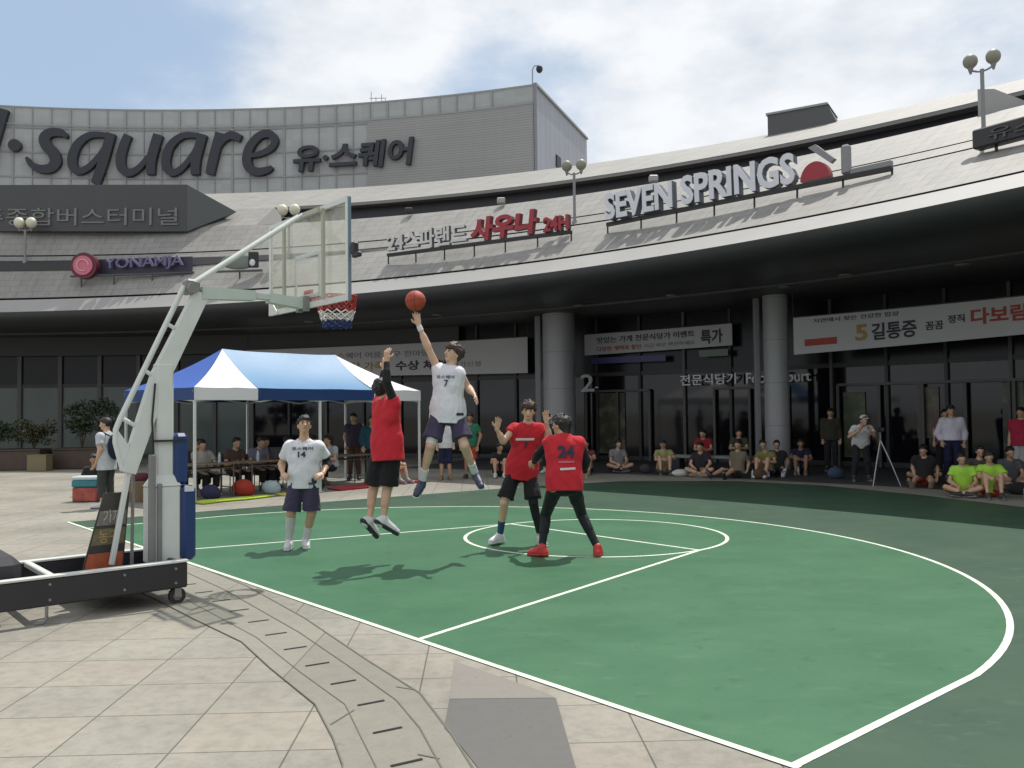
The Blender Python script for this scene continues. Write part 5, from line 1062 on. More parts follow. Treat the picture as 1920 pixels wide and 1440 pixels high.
table(.55, .95, 'brown folding table at the left end under the tent'); table(2.50, .95, 'brown folding table in the middle under the tent'); table(4.45, 1.25, 'brown folding table at the far right end of the tent')
def carton(p, sz, m, label, name='cardboard_box', cat='box', rot=0.0, lid=None, ax=None):
    t = thing(name, p, label, cat); a = (V(math.cos(rot), math.sin(rot), 0), V(-math.sin(rot), math.cos(rot), 0), UP)
    mb = MB(); mb.box(np.asarray(p) + V(0, 0, sz[2] / 2 + .004), sz, a, .012); mb.build('body', m, t)
    mb = MB(); mb.box(np.asarray(p) + V(0, 0, sz[2] + .012), (sz[0] * 1.03, sz[1] * 1.03, .03), a, .008); mb.build('lid', lid or m, t); return t
carton(TP(2.75, 1.05, .73), (.50, .22, .24), mat("dark_case", (.05, .045, .05), .5), 'dark equipment case on the middle table', 'equipment_case', 'case', math.atan2(TU[1], TU[0]))
def bottle(p, label):
    t = thing('water_bottle', p, label, 'bottle', 'water bottles on the tables'); p = np.asarray(p)
    mb = MB(); mb.cyl(p, p + V(0, 0, .15), .032, .032, 12); mb.cyl(p + V(0, 0, .15), p + V(0, 0, .19), .032, .014, 12); mb.build('bottle_body', mat("clear_blue_plastic", (.40, .48, .52), .15), t)
    mb = MB(); mb.cyl(p + V(0, 0, .19), p + V(0, 0, .215), .015, .015, 10); mb.build('cap', M_WHITE, t)
for u, d, w in ((.15, .8, 'left end of the left table'), (1.05, .85, 'right end of the left table'), (1.95, .8, 'left end of the middle table'), (3.2, .82, 'right end of the middle table')): bottle(TP(u, d, .732), 'small clear water bottle at the ' + w)
def bag(p, r, m, label, sc=(1, .7, .8)):
    t = thing('bag', p, label, 'bag'); p = np.asarray(p, float); F = Field(.02, .05); F.noise = .006
    F.ell(p + V(0, 0, r * sc[2] * .85), np.eye(3), V(*sc) * r, .03); F.ell(p + V(r * .4, 0, r * sc[2] * .6), np.eye(3), V(*sc) * r * .7, .03); F.cuts = [(p + V(0, 0, .006), V(0, 0, -1))]; fobj('sack', F, m, t)
    mb = MB(); mb.tube([p + V(-r * .4, 0, r * 1.35 * sc[2]), p + V(-r * .2, 0, r * 1.8 * sc[2]), p + V(r * .2, 0, r * 1.8 * sc[2]), p + V(r * .4, 0, r * 1.3 * sc[2])], .012, 6); mb.build('strap', M_BLACKP, t)
bag(TP(1.55, .75), .24, cloth("red_bag", (.38, .05, .03)), 'red sports bag on the ground under the middle table'); bag(TP(.75, .7), .2, cloth("navy_bag", (.04, .04, .09)), 'navy bag under the left table'); bag(TP(2.15, .6), .20, cloth("pale_blue_bag", (.40, .50, .52)), 'pale blue bag at the front of the middle table'); bag(TP(3.4, .75), .23, cloth("black_bag", (.03, .03, .03)), 'black bag under the right end of the middle table')
# coloured mats along the front of the tent
def floor_mat(pts, m, label, th=.02):
    t = thing('floor_mat', pts[0], label, 'mat'); F = MB(); F.prism([V(p[0], p[1], .012) for p in pts], V(0, 0, th)); F.build('sheet', m, t)
    F = MB(); F.tube([V(p[0], p[1], .012 + th) for p in pts], .016, 6, True); F.build('hem', m, t)
M_LIME = cloth("lime_cloth", (.52, .68, .06)); M_REDM = cloth("red_mat", (.50, .04, .05))
floor_mat([TP(.0, -.32), TP(.55, -.20), TP(1.0, -.26), TP(1.75, -.12), TP(1.75, .12), TP(.9, .05), TP(.3, .12), TP(.0, -.05)], M_LIME, 'crumpled lime green cloth strip lying at the left front of the tent')
floor_mat([TP(1.95, -.18), TP(2.75, -.15), TP(2.75, .12), TP(1.95, .12)], mat("yellow_mat", (.60, .58, .10), .7), 'yellow mat strip lying at the middle front of the tent')
floor_mat([TP(3.4, -.2), TP(4.6, -.15), TP(4.7, .45), TP(3.5, .35)], M_REDM, 'red mat on the ground at the right front of the tent')
floor_mat([TP(5.3, .1), TP(6.2, .0), TP(6.3, .5), TP(5.4, .55)], M_REDM, 'small red mat beyond the right tent post')

# ------------------------------------------------------------------ spectators
POSE = {
 'stand': dict(head=(0, .02, 1.59), neck=(0, 0, 1.42), sh=(.19, 0, 1.37), el=(.25, -.03, 1.10), wr=(.23, .07, .87), ha=(.22, .12, .76), pel=(0, 0, .95), hip=(.09, 0, .91), kn=(.10, .03, .50), an=(.115, 0, .09), to=(.14, .17, .03)),
 'chair': dict(head=(0, .12, 1.13), neck=(0, .06, .97), sh=(.19, .04, .92), el=(.24, .10, .67), wr=(.13, .33, .68), ha=(.07, .42, .69), pel=(0, -.02, .50), hip=(.09, .02, .47), kn=(.13, .43, .48), an=(.13, .40, .09), to=(.14, .57, .03)),
 'floor': dict(head=(0, .16, .80), neck=(0, .09, .63), sh=(.185, .06, .57), el=(.25, .16, .34), wr=(.14, .36, .25), ha=(.07, .43, .22), pel=(0, 0, .13), hip=(.09, .03, .12), kn=(.33, .36, .21), an=(-.06, .44, .085), to=(-.20, .50, .06)),
 'kneesup': dict(head=(0, .14, .82), neck=(0, .06, .65), sh=(.185, .04, .59), el=(.26, .22, .42), wr=(.13, .44, .42), ha=(.03, .47, .41), pel=(0, -.02, .13), hip=(.09, .02, .12), kn=(.14, .40, .47), an=(.12, .56, .085), to=(.13, .73, .03)),
 'legsout': dict(head=(0, .04, .83), neck=(0, -.03, .66), sh=(.185, -.05, .60), el=(.27, -.14, .38), wr=(.24, -.04, .17), ha=(.22, .02, .09), pel=(0, 0, .13), hip=(.09, .03, .12), kn=(.15, .45, .22), an=(.20, .86, .085), to=(.24, .93, .20)),
 'bend': dict(head=(0, .34, 1.45), neck=(0, .24, 1.33), sh=(.19, .20, 1.27), el=(.27, .33, 1.08), wr=(.14, .48, 1.20), ha=(.08, .53, 1.28), pel=(0, 0, .94), hip=(.09, 0, .90), kn=(.13, .05, .49), an=(.17, -.02, .09), to=(.19, .15, .03)),
}
def spectator(xy, facing, pose, spec, label, k=1.0, group='spectators round the court', detail=False, z=0.0):
    f = nrm(V(facing[0], facing[1], 0)); s = V(f[1], -f[0], 0); J = {}
    rg = np.random.default_rng(int(abs(xy[0] * 100) + abs(xy[1] * 37)))
    for n_, v in POSE[pose].items():
        if n_ in ('head', 'neck', 'pel'): J[n_] = s * v[0] + f * v[1] + UP * v[2]
        else:
            for q, sg in (('L', -1), ('R', 1)): J[n_ + q] = s * v[0] * sg + f * v[1] + UP * v[2]
    for n_ in ('elL', 'elR', 'wrL', 'wrR', 'haL', 'haR'): J[n_] = J[n_] + V(*rg.normal(size=3)) * .025 * (0 if n_[:2] == 'ha' else 1)
    J['haL'] += J['wrL'] * 0; hd = V(*rg.normal(size=3)) * .04; J['head'] = J['head'] + hd * V(.5, .5, .2)
    look = nrm(f + V(*rg.normal(size=3)) * V(.25, .25, .06))
    J = {a: v * k for a, v in J.items()}
    SHC = [SH_W, mat("dark_grey_shoe", (.05, .05, .055), .5), mat("black_shoe", (.02, .02, .02), .5), mat("tan_sandal", (.25, .16, .10), .6), mat("grey_shoe", (.22, .22, .23), .5)]
    sp = dict(short_loose=.02, loose=.016, hem=.10, shoes=SHC[int(rg.integers(5))], sole=mat("grey_shoe_sole", (.2, .2, .2), .6), skin='tan'); sp.update(spec)
    if pose in ('floor', 'kneesup', 'legsout', 'chair'): sp['hem'] = .02
    return make_person((xy[0], xy[1], z), label, J, f, look, sp, group, vox=.013, detail=detail, sc=k)
def CL(n, c): return cloth(n, c)
K = dict
TRO = CL("dark_trousers", (.022, .022, .026)); OLV = CL("olive_plaid", (.20, .19, .07)); GRY = CL("grey_tee", (.22, .22, .23)); REDT = CL("red_tee", (.26, .022, .032)); LIME = mat("lime_vest", (.33, .62, .05), .7, .1); BRN = CL("brown_cloth", (.10, .065, .05)); KHK = CL("khaki_cloth", (.16, .14, .10)); WHT = CL("white_tee", (.62, .62, .63)); PNK = CL("pale_pink_tee", (.46, .38, .42)); DPU = CL("dark_purple_shirt", (.06, .045, .075)); GRN = CL("green_tee", (.03, .15, .08)); NVY = CL("navy_cloth", (.018, .022, .06)); RSH = CL("red_shorts", (.38, .05, .03)); TEAL = CL("teal_cloth", (.02, .09, .12))
toC = (-.35, -.94)
def ledge(): pass
# stone bench under the arcade
bn = thing('stone_bench', (5.6, 24.9, 0), 'low grey stone bench in the shade behind the seated spectators', 'bench')
mb = MB(); bd_ = nrm(V(.80, -.60, 0)); mb.box(V(5.6, 24.9, .40), (2.6, .45, .09), (bd_, V(-bd_[1], bd_[0], 0), UP), .015); mb.build('seat', mat("pale_bench_stone", (.24, .24, .24), .6), bn)
for s in (-.95, .95): mb = MB(); mb.box(V(5.6, 24.9, .18) + bd_ * s, (.25, .36, .35), (bd_, V(-bd_[1], bd_[0], 0), UP), .012); mb.build('support', M_FRAME, bn)
spectator((5.45, 24.85), toC, 'chair', K(top=REDT, shorts=RSH, skin='tan', sleeve=.5), 'spectator in red shirt and red shorts seated on the stone bench', .98, z=-.03)
spectator((4.16, 24.0), (-.1, -1), 'kneesup', K(top=CL("yellow_olive_tee", (.30, .31, .13)), shorts=OLV, short_len=1.7, hat=NVY), 'spectator in yellow green clothes and dark cap sitting with knees up')
spectator((5.75, 22.3), (-.75, -.65), 'legsout', K(top=KHK, shorts=CL("dark_olive", (.05, .05, .03)), skin='tan', hair='bushy'), 'spectator in khaki shirt sitting with legs stretched out left of the column')
spectator((6.55, 22.5), (-.5, -.85), 'kneesup', K(top=OLV, shorts=TRO, short_len=1.8), 'spectator in olive shirt sitting beside the column with knees up')
spectator((3.0, 25.0), (.1, -1), 'floor', K(top=GRY, shorts=TRO, hair='long'), 'spectator in grey shirt cross legged before the pale doorway')
spectator((2.05, 24.2), (-.2, -1), 'kneesup', K(top=CL("dark_red_tee", (.16, .03, .04)), shorts=TRO, short_len=1.8), 'spectator in dark red shirt sitting just right of the grey column')
spectator((7.75, 23.4), toC, 'kneesup', K(top=NVY, shorts=TRO, short_len=1.8, skin='brown'), 'spectator in dark navy clothes sitting right of the slim column')
spectator((8.85, 24.2), (-.3, -1), 'stand', K(top=CL("dark_olive_shirt", (.045, .045, .03)), shorts=TRO, short_len=1.85, sleeve=1.9), 'person in dark olive clothes standing in front of the glass doors', 1.02)
spectator((8.30, 20.75), (-.2, -1), 'bend', K(top=WHT, shorts=TRO, short_len=1.85, hat=WHT, sleeve=.6), 'photographer in white cap and white shirt bending behind the tripod')
spectator((10.25, 20.3), (-.30, -1), 'stand', K(top=CL("pale_lilac_shirt", (.60, .58, .66)), shorts=NVY, short_len=1.85, sleeve=1.9, hem=.02, hat=TRO), 'man in pale long sleeved shirt and navy trousers standing in the shade', 1.04, detail=True)
spectator((9.15, 19.35), (-.5, -.85), 'legsout', K(top=CL("black_tee", (.02, .02, .02)), shorts=RSH, skin='tan'), 'spectator in black shirt and red shorts sitting left of the green vests', .95)
spectator((8.80, 17.05), (-.45, -.9), 'floor', K(top=LIME, shorts=RSH, skin='tan', loose=.024), 'left one of two spectators in lime vests sitting cross legged', .92)
spectator((9.22, 16.85), (-.35, -.94), 'kneesup', K(top=LIME, shorts=RSH, skin='tan', loose=.024, hair='bushy'), 'right one of two spectators in lime vests, sitting with knees up', .94)
spectator((11.55, 19.75), (-.6, -.8), 'stand', K(top=CL("crimson_tee", (.36, .025, .055)), shorts=CL("pale_grey_shorts", (.42, .40, .40)), short_len=1.0, loose=.03, girth=1.15), 'broad person in crimson shirt standing at the right picture edge', 1.0)
spectator((11.0, 22.2), (-.5, -.8), 'stand', K(top=CL("dull_pink_tee", (.20, .08, .09)), shorts=TRO, short_len=1.8), 'person in dull pink top standing behind the man in the pale shirt', .98)
for (x, y, po, tp_, tr_, lb) in ((1.75, 25.3, 'floor', (.03, .03, .035), TRO, 'spectator in charcoal shirt cross legged close to the grey column'), (4.95, 22.9, 'floor', (.03, .028, .035), TRO, 'spectator in black shirt cross legged in front of the red one on the bench'), (6.3, 24.2, 'chair', (.05, .06, .035), KHK, 'spectator in dark green shirt seated at the right end of the stone bench'), (6.95, 22.9, 'legsout', (.03, .03, .03), NVY, 'spectator in black shirt sitting with legs out just left of the slim column'), (9.6, 20.4, 'floor', (.06, .03, .035), TRO, 'spectator in dark maroon shirt cross legged left of the pale shirted man'), (9.9, 18.5, 'kneesup', (.07, .06, .05), TRO, 'spectator in dark brown shirt sitting behind the right lime vest'), (10.6, 18.6, 'floor', (.10, .10, .11), KHK, 'spectator in dim grey shirt cross legged near the right picture edge'), (1.0, 24.6, 'stand', (.03, .04, .05), TRO, 'person in dark blue grey clothes standing left of the grey column')):
    spectator((x, y), (-.35, -.94), po, dict(top=CL('dark_tee_%d' % int(x * 100), tp_), shorts=tr_, short_len=1.7), lb, .97)
# under the tent
SPT = 'people seated and standing round the tent'
TF = (TN * -1)[:2]
for u, d, m, tr, lb in ((.35, 1.65, PNK, TRO, 'person in pale pink shirt seated at the left table'), (1.05, 1.6, CL("beige_tee", (.42, .40, .36)), TRO, 'person in beige shirt seated at the right end of the left table'), (1.9, 1.7, BRN, TRO, 'person in brown shirt seated at the middle table beside the dark case'), (2.55, 1.75, CL("lilac_grey_tee", (.22, .20, .27)), TRO, 'person in lilac grey shirt seated behind the dark case'), (3.25, 1.65, CL("rust_tee", (.18, .06, .05)), TRO, 'person in rust shirt seated at the right end of the middle table')):
    ch_ = thing('folding_chair', TP(u, d + .05), 'dark folding chair holding the ' + lb.split(' seated')[0], 'chair', 'folding chairs under the tent')
    mb = MB(); mb.box(TP(u, d + .02, .40), (.42, .40, .03), (TU, TN, UP), .01); mb.build('seat', M_TLEG, ch_); mb = MB(); mb.box(TP(u, d + .24, .70), (.42, .025, .26), (TU, TN, UP), .01); mb.build('backrest', M_TLEG, ch_)
    for a_ in (-.19, .19):
        for e_ in (-.17, .22): mb = MB(); mb.cyl(TP(u + a_, d + e_, 0), TP(u + a_, d + e_, .40 if e_ < 0 else .82), .012, .012, 8); mb.build('leg', M_TLEG, ch_)
    spectator(TP(u, d)[:2], TF, 'chair', K(top=m, shorts=tr, short_len=1.7), lb, .98, SPT)
for (x, y, po, c_, lb) in ((-5.9, 20.6, 'chair', (.05, .05, .06), 'person in dark grey shirt seated in the back row at the tent middle'), (-7.3, 19.9, 'chair', (.10, .085, .09), 'person in taupe shirt seated in the back row at the tent left'), (-5.0, 21.6, 'chair', (.03, .03, .04), 'person in black shirt seated in the back row at the tent right'), (-3.1, 21.9, 'kneesup', (.12, .03, .03), 'person in dark red shirt sitting by the red mat')):
    spectator((x, y), TF, po, dict(top=CL('tent_tee_%d' % int(-x * 100), c_), shorts=TRO, short_len=1.7), lb, .97, SPT)
spectator((-4.17, 22.9), (.1, -1), 'stand', K(top=DPU, shorts=BRN, short_len=1.85), 'man in dark purple shirt standing at the back of the tent', 1.03, SPT)
spectator((-4.4, 21.1), (-.6, -.8), 'chair', K(top=CL("pale_grey_tee", (.40, .42, .42)), shorts=TRO, short_len=1.7, hair='long'), 'person in pale grey shirt seated at the right end of the tent', .98, SPT)
spectator((-3.6, 22.2), (.2, -1), 'stand', K(top=TEAL, shorts=TRO, short_len=1.85, sleeve=1.9), 'person in dark teal clothes standing behind the leaping red player', .98, SPT)
spectator((-1.75, 22.6), (.1, -1), 'stand', K(top=WHT, shorts=NVY, short_len=1.1), 'person in white shirt and navy shorts standing behind the leaping white player', .97, SPT)
spectator((-1.12, 22.9), (-.2, -1), 'stand', K(top=GRN, shorts=RSH, short_len=.95, skin='brown'), 'person in green shirt standing far behind the leaping player', 1.0, SPT)
spectator((-.35, 23.6), (.0, -1), 'kneesup', K(top=TRO, shorts=TRO, short_len=1.8), 'person in black sitting in the shade behind the red players', .98, SPT)
# left side, behind the stand
lp_, _, Jl, axl = spectator((-7.72, 16.55), (-.92, .30), 'stand', K(top=CL("pale_grey_long_shirt", (.46, .49, .52)), shorts=CL("dark_grey_trousers", (.045, .05, .05)), short_len=1.7, sleeve=.6, hem=.22), 'person in pale shirt wearing a navy backpack behind the hoop stand', 1.0, 'people on the left plaza')
bp_ = thing('backpack', (-7.55, 16.5, 1.1), 'navy backpack worn by the person behind the hoop stand', 'backpack')
F = Field(.014, .04); F.noise = .004; bc = V(-7.72, 16.55, 1.17) + nrm(V(.92, -.30, 0)) * .20; bx = nrm(V(.92, -.30, 0)); by_ = V(-bx[1], bx[0], 0); F.ell(bc, [bx, by_, UP], V(.11, .16, .25), .03); F.ell(bc + bx * .07 - UP * .08, [bx, by_, UP], V(.07, .12, .12), .03); fobj('pack', F, CL("navy_pack", (.012, .014, .035)), bp_)
mb = MB()
for sg in (-1, 1): mb.tube([bc + by_ * sg * .10 + UP * .2 - bx * .03, bc + by_ * sg * .12 + UP * .27 - bx * .18, bc + by_ * sg * .12 + UP * .18 - bx * .34, bc + by_ * sg * .12 - UP * .12 - bx * .30], .016, 6)
mb.build('strap', M_BLACKP, bp_)
spectator((-9.3, 19.4), (.3, -1), 'floor', K(top=TRO, shorts=NVY, skin='brown'), 'person in dark clothes sitting on the left plaza behind the cooler', 1.0, 'people on the left plaza')
# cooler, basket, boxes
t = thing('cooler_box', (-8.75, 17.95, 0), 'teal and red printed cooler box on the left plaza', 'cooler')
mb = MB(); mb.box((-8.75, 17.95, .15), (.50, .36, .29), None, .02); mb.build('body', mat("red_printed_plastic", (.34, .07, .05), .5, .8, 7), t); mb = MB(); mb.box((-8.75, 17.95, .375), (.52, .38, .14), None, .02); mb.build('band', mat("teal_plastic", (.03, .20, .23), .5, .3, 9), t); mb = MB(); mb.box((-8.75, 17.95, .485), (.53, .39, .07), None, .025); mb.build('lid', mat("pale_blue_plastic", (.50, .58, .58), .5), t)
t = thing('wicker_basket', (-7.62, 17.85, 0), 'brown wicker basket with a maroon cloth behind the hoop column', 'basket')
mb = MB()
for i in range(7): mb.cyl((-7.62, 17.85, .01 + i * .06), (-7.62, 17.85, .07 + i * .06), .22 + .012 * i, .225 + .012 * i, 22, i == 0)
mb.build('woven_body', mat("wicker_brown", (.21, .15, .085), .8, .4, 40, 0, .6, 40), t); F = Field(.02, .05); F.noise = .008; F.ell(V(-7.62, 17.85, .46), np.eye(3), V(.25, .25, .12), .02); fobj('cloth', F, CL("maroon_cloth", (.09, .02, .03)), t)
bag((-2.0 + 6.42, 22.95, 0), .20, CL("white_bag", (.55, .55, .52)), 'white plastic bag on the ground right of the spectator with knees up', (1.2, .7, .5))

# tripod with a camera
tp = thing('camera_tripod', (8.2, 19.4, 0), 'silver tripod with a small camera standing at the court edge on the right', 'tripod')
hd_ = V(8.2, 19.4, 1.02)
for a in (-2.4, -.75, 1.57):
    mb = MB(); mb.tube([hd_, hd_ + V(math.cos(a), math.sin(a), 0) * .2 + V(0, 0, -.45), V(8.2 + math.cos(a) * .42, 19.4 + math.sin(a) * .42, .01)], [.016, .014, .010], 8); mb.build('leg', mat("silver_tripod_tube", (.42, .42, .42), .35), tp)
mb = MB(); mb.cyl(hd_, hd_ + V(0, 0, .18), .018, .018, 10); mb.build('centre_column', M_GREYS, tp); mb = MB(); mb.box(hd_ + V(0, 0, .24), (.15, .11, .10), None, .015); mb.cyl(hd_ + V(0, -.05, .24), hd_ + V(-.02, -.16, .24), .04, .04, 14); mb.build('camera', M_DARK, tp)

# ------------------------------------------------------------------ banners and entrance lettering under the canopy
M_BAN = mat("white_banner_cloth", (.54, .54, .56), .7, .05, 1.5); M_BANW = mat("dull_banner_cloth", (.60, .595, .60), .7, .06, 1.5)
def arc_warp(t0, t1, r, z0, z1): return lambda u, y, z: np.stack([CC[0] + (r - .012 - z) * np.cos(t0 + (t1 - t0) * u), CC[1] + (r - .012 - z) * np.sin(t0 + (t1 - t0) * u), z0 + (z1 - z0) * u + y], 1)
def banner(t0, t1, r, zb0, zt0, zb1, zt1, m, label):
    b_ = thing('banner', pol((t0 + t1) / 2, r, (zb0 + zt0) / 2), label, 'banner'); n = 30; tt = np.linspace(t0, t1, n); u = np.linspace(0, 1, n)
    f_ = [pol(t, r, zb0 + (zb1 - zb0) * k) for t, k in zip(tt, u)] + [pol(t, r, zt0 + (zt1 - zt0) * k) for t, k in zip(tt, u)]; bk = [pol(t, r + .02, zb0 + (zb1 - zb0) * k) for t, k in zip(tt, u)] + [pol(t, r + .02, zt0 + (zt1 - zt0) * k) for t, k in zip(tt, u)]
    fs = [[k, k + 1, n + k + 1, n + k] for k in range(n - 1)]; fs += [[2 * n + a for a in f[::-1]] for f in fs]; obj('cloth', f_ + bk, fs, m, b_, True)
    mb = MB(); mb.tube([pol(t, r - .005, zt0 + (zt1 - zt0) * k) for t, k in zip(tt, u)], .018, 6); mb.build('hem_rod', M_FRAME2, b_)
    for t, z in ((t0, zt0), (t1, zt1)): mb = MB(); mb.cyl(pol(t, r, z), pol(t, r, 5.07), .008, .008, 6); mb.build('cord', M_FRAME2, b_)
    def put(name, txt, u0, u1, v0, v1, col, bold=.02):
        ta, tb = t0 + (t1 - t0) * u0, t0 + (t1 - t0) * u1; za = zb0 + (zb1 - zb0) * u0; ha = zt0 + (zt1 - zt0) * u0 - za; zb_ = zb0 + (zb1 - zb0) * u1; hb = zt0 + (zt1 - zt0) * u1 - zb_
        text(name, txt, (0, 0, 0), (1, 0, 0), (v1 - v0) * (ha + hb) / 2, UP, col, b_, .006, bold, warp=arc_warp(ta, tb, r, za + ha * v0, zb_ + hb * v0))
    return put
INK = mat("banner_ink_dark", (.05, .05, .065), .7); INKR = mat("banner_ink_red", (.42, .07, .05), .7); INKG = mat("banner_ink_gold", (.40, .28, .08), .7); INKB = mat("banner_ink_blue", (.06, .07, .26), .7); INKN = mat("banner_ink_grey", (.25, .25, .27), .7)
p = banner(1.420, 1.118, 40.2, 3.30, 4.42, 3.18, 4.53, M_BANW, 'long dull white banner with Korean lettering hanging behind the tent')
p('small_lettering', "유스퀘어 여름 농구 한마당", .30, .66, .58, .78, INKN, .01); p('gold_lettering', "수상 가족", .34, .50, .18, .46, INKG); p('dark_lettering', "수상 체험", .54, .72, .16, .46, INK, .03); p('small_lettering', "참가신청", .74, .84, .22, .38, INKN, .01)
p = banner(1.061, .926, 40.2, 3.74, 4.49, 3.83, 4.55, M_BAN, 'white banner with two rows of Korean lettering above the entrance')
p('dark_lettering', "맛있는 가게 전문식당가 이벤트", .09, .76, .52, .82, INK, .02); p('red_lettering', "다양한 혜택과 할인", .09, .40, .14, .36, INKR, .015); p('lettering', "지금 바로 확인하세요", .42, .76, .16, .36, INKN, .01); p('dark_lettering', "특가", .80, .94, .15, .80, INK, .03)
p = banner(.858, .665, 38.5, 3.31, 4.39, 3.52, 4.42, M_BAN, 'white banner with big red Korean brush lettering beyond the slim column')
p('small_lettering', "자연에서 찾은 건강한 밥상", .08, .40, .80, .92, INK, .01); p('gold_lettering', "5", .24, .285, .22, .66, INKG, .03); p('dark_lettering', "길통증", .30, .46, .20, .66, INK, .025); p('dark_lettering', "꼼꼼", .49, .55, .34, .56, INK, .02); p('dark_lettering', "정직", .565, .62, .46, .68, INK, .02); p('red_lettering', "다보람", .64, .82, .36, .80, INKR, .03); p('red_lettering', "제니스~", .84, .97, .50, .70, INKR, .015)
p('red_box', "▬", .045, .17, .20, .38, INKR, .0)
M_LITW = mat("white_entrance_letter", (.85, .85, .85), .4)
en = thing('entrance_number', pol(1.058, 40.3, 2.7), 'white number two on the dark glass beside the grey column', 'sign')
text('number', "2", (0, 0, 0), (1, 0, 0), .62, UP, M_LITW, en, .04, .01, warp=arc_warp(1.0655, 1.0525, 40.25, 2.44, 2.44)); mb = MB(); q = pol(1.050, 40.2, 2.58); mb.box(q, (.12, .04, .05)); mb.build('dash', M_LITW, en)
fc = thing('entrance_sign', pol(.92, 40.3, 2.7), 'white Korean and English food court lettering on the dark glass', 'sign')
text('korean_lettering', "전문식당가", (0, 0, 0), (1, 0, 0), .36, UP, M_LITW, fc, .04, .01, warp=arc_warp(.972, .922, 40.25, 2.56, 2.57)); text('english_lettering', "Food Court", (0, 0, 0), (1, 0, 0), .34, UP, M_LITW, fc, .04, .01, warp=arc_warp(.915, .863, 40.25, 2.57, 2.59))
sp_ = thing('shop_sign', pol(1.0, 40.3, 3.6), 'narrow dark blue shop sign strip under the white entrance banner', 'sign')
mb = MB(); tt = np.linspace(1.055, .985, 12); mb.strip([pol(t, 40.22, 3.42) for t in tt], [pol(t, 40.22, 3.64) for t in tt]); mb.build('board', mat("blue_sign_board", (.05, .05, .20), .4), sp_); mb = MB(); tt = np.linspace(.955, .93, 8); mb.strip([pol(t, 40.22, 3.5) for t in tt], [pol(t, 40.22, 3.72) for t in tt]); mb.build('green_board', mat("green_sign_board", (.14, .19, .15), .4), sp_)

# ------------------------------------------------------------------ planters with shrubs on the left
def shrub(name, c, rad, hgt, label, n=1500, group='planted shrubs on the left', cols=((.018, .036, .012), (.035, .05, .018))):
    t = thing(name, c, label, 'plant', group); c = np.asarray(c, float); rg = np.random.default_rng(int(abs(c[0] * 91)))
    mb = MB()
    for i in range(7): a = rg.uniform(0, 6.28); mb.tube([c, c + V(math.cos(a) * rad * .25, math.sin(a) * rad * .25, hgt * .45), c + V(math.cos(a) * rad * .6, math.sin(a) * rad * .6, hgt * .85)], [.02, .014, .006], 5)
    mb.build('stem', mat("brown_stem", (.07, .05, .03), .8), t)
    for k in range(2):
        mb = MB()
        blobs = [(c + V(rg.normal() * rad * .5, rg.normal() * rad * .4, hgt * rg.uniform(.35, .95)), rad * rg.uniform(.25, .5)) for _ in range(9)]
        for i in range(n // 2):
            b_, r_ = blobs[rg.integers(len(blobs))]; p_ = b_ + nrm(rg.normal(size=3)) * r_ * rg.uniform(.4, 1.0) ** .5; d = nrm(rg.normal(size=3) + V(0, 0, .3)); s_ = nrm(np.cross(d, rg.normal(size=3))); L_ = rg.uniform(.06, .12); w = L_ * .32
            mb.add([p_, p_ + d * L_ * .5 + s_ * w, p_ + d * L_, p_ + d * L_ * .5 - s_ * w], [[0, 1, 2, 3]])
        mb.build('foliage', mat("leaf_%d" % int(cols[k][1] * 1e4), cols[k], .6, .4, 3), t)
M_WOODP = mat("dark_wood_planter", (.065, .042, .030), .6, .3, 4)
for i, (x, y, ln, lb) in enumerate(((-16.6, 28.9, 2.2, 'dark wooden planter box at the left picture edge'), (-14.3, 29.3, 2.0, 'dark wooden planter box left of the hoop stand'))):
    t = thing('planter_box', (x, y, 0), lb, 'planter', 'wooden planters on the left'); mb = MB()
    mb.box((x, y, .33), (ln, .8, .64), None, .02); mb.build('box', M_WOODP, t); mb = MB(); mb.box((x, y, .665), (ln + .06, .86, .05), None, .01); mb.build('rim', M_WOODP, t); mb = MB(); mb.box((x, y, .68), (ln - .1, .7, .05)); mb.build('soil', mat("dark_soil", (.03, .022, .015), .9), t)
shrub('shrub', (-17.1, 28.9, .68), .55, 1.0, 'dark green shrub in the planter at the left edge'); shrub('shrub', (-15.9, 28.9, .68), .5, .95, 'yellowish green shrub beside it in the left planter', cols=((.035, .04, .014), (.055, .055, .02))); shrub('shrub', (-14.5, 29.3, .68), .6, 1.5, 'tall leafy shrub in the planter left of the hoop stand'); shrub('shrub', (-13.7, 29.2, .68), .45, 1.9, 'tallest shrub, partly behind the tie rod of the hoop stand', cols=((.02, .034, .018), (.05, .06, .035)))
carton((-15.35, 28.25, 0), (.62, .42, .50), mat("yellow_carton", (.19, .16, .085), .7), 'yellowish carton standing before the wooden planters')

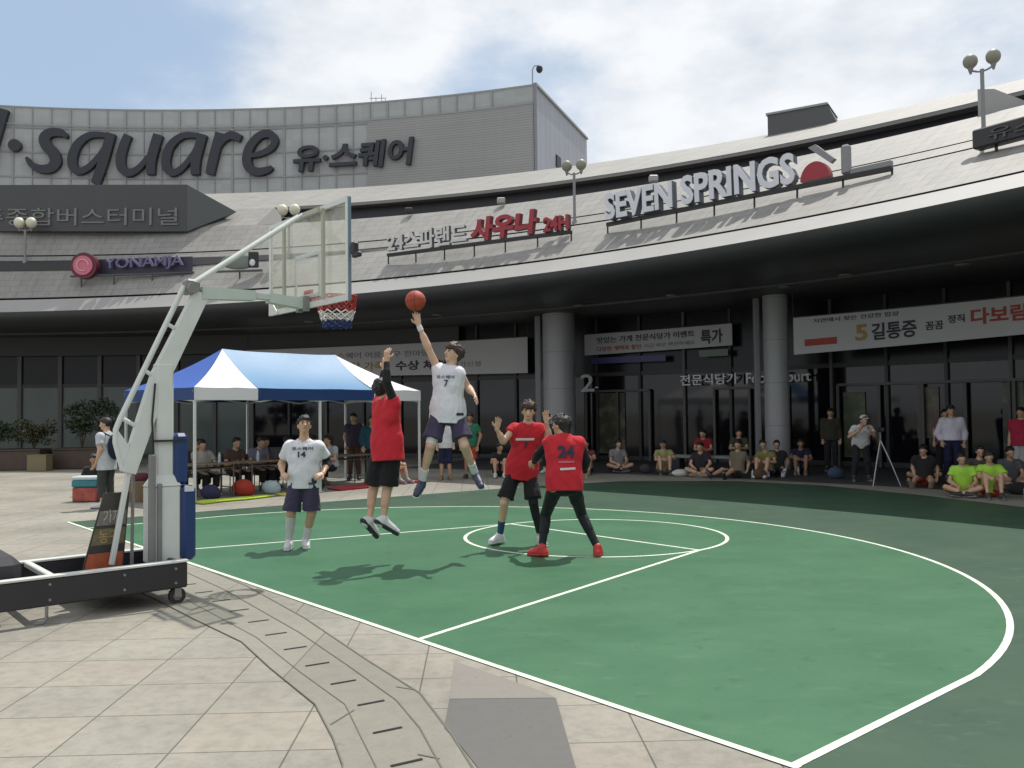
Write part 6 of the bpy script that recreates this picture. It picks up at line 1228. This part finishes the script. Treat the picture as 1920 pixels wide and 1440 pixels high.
# a poster on the door glass, added panels with reflections painted in on the right glass, small things on the ground by the spectators
def blotch(name, c1, c2, sc):
    m = mat(name, c1, .35, 0, 1); nt = m.node_tree; N = nt.nodes.new; L = nt.links.new; b = nt.nodes['Principled BSDF']; tc = N("ShaderNodeTexCoord"); n = N("ShaderNodeTexNoise"); n.inputs['Scale'].default_value = sc; n.inputs['Detail'].default_value = 3; L(tc.outputs['Object'], n.inputs['Vector'])
    r = N("ShaderNodeMapRange"); L(n.outputs['Fac'], r.inputs[0]); r.inputs[1].default_value = .45; r.inputs[2].default_value = .62; mx = N("ShaderNodeMix"); mx.data_type = 'RGBA'; L(r.outputs[0], mx.inputs['Factor']); mx.inputs['A'].default_value = (*c1, 1); mx.inputs['B'].default_value = (*c2, 1); L(mx.outputs['Result'], b.inputs['Base Color']); return m
for t0, t1, z0, z1, m, lb in ((1.052, 1.027, .25, 2.35, blotch("olive_poster_print", (.05, .055, .03), (.16, .15, .10), 2.2), 'dim olive poster on the glass door below the white number'), (.842, .826, .3, 2.2, blotch("green_reflection_blotch", (.03, .05, .015), (.10, .12, .04), 1.8), 'dim green painted reflection of trees on the glass right of the slim column'), (.79, .775, .9, 2.3, blotch("brown_reflection_blotch", (.07, .05, .03), (.14, .13, .08), 2.6), 'dim brown painted reflection on the glass left of the pale shirted man'), (.735, .722, .2, 2.4, blotch("grey_green_reflection_blotch", (.05, .06, .04), (.12, .13, .09), 2.0), 'dim grey green painted reflection on the glass at the right')):
    po = thing('poster', pol((t0 + t1) / 2, RG - .1, z0), lb, 'poster'); mb = MB(); tt = np.linspace(t0, t1, 6); mb.strip([pol(t, RG - .05, z0) for t in tt], [pol(t, RG - .05, z1) for t in tt]); mb.build('print', m, po)  # only the olive one is a poster; the others paint reflections as colour
    mb = MB(); mb.beam(pol(t0, RG - .06, z1), pol(t1, RG - .06, z1), .03, .04); mb.beam(pol(t0, RG - .06, z0), pol(t1, RG - .06, z0), .03, .04); mb.build('holder', M_FRAME2, po)
bag((3.7, 24.3, 0), .17, CL("dark_grey_bag", (.05, .05, .055)), 'dark grey bag between the grey shirted and the yellow green spectators'); bag((6.2, 21.9, 0), .16, CL("brown_bag", (.10, .06, .035)), 'brown bag in front of the spectator in olive shirt', (1, .7, .9)); bag((8.0, 21.6, 0), .2, CL("dull_blue_bag", (.05, .07, .12)), 'dull blue bag on the ground behind the tripod'); bag((10.0, 17.2, 0), .19, CL("black_sport_bag", (.025, .025, .025)), 'black sports bag to the right of the lime vests', (1.3, .7, .7))
for x, y, w in ((4.75, 23.6, 'red shirted spectator on the bench'), (6.05, 22.0, 'khaki spectator'), (7.5, 22.9, 'navy clothed spectator'), (9.75, 16.6, 'right lime vest')):
    bottle((x, y, .004), 'small clear bottle standing on the ground near the ' + w)
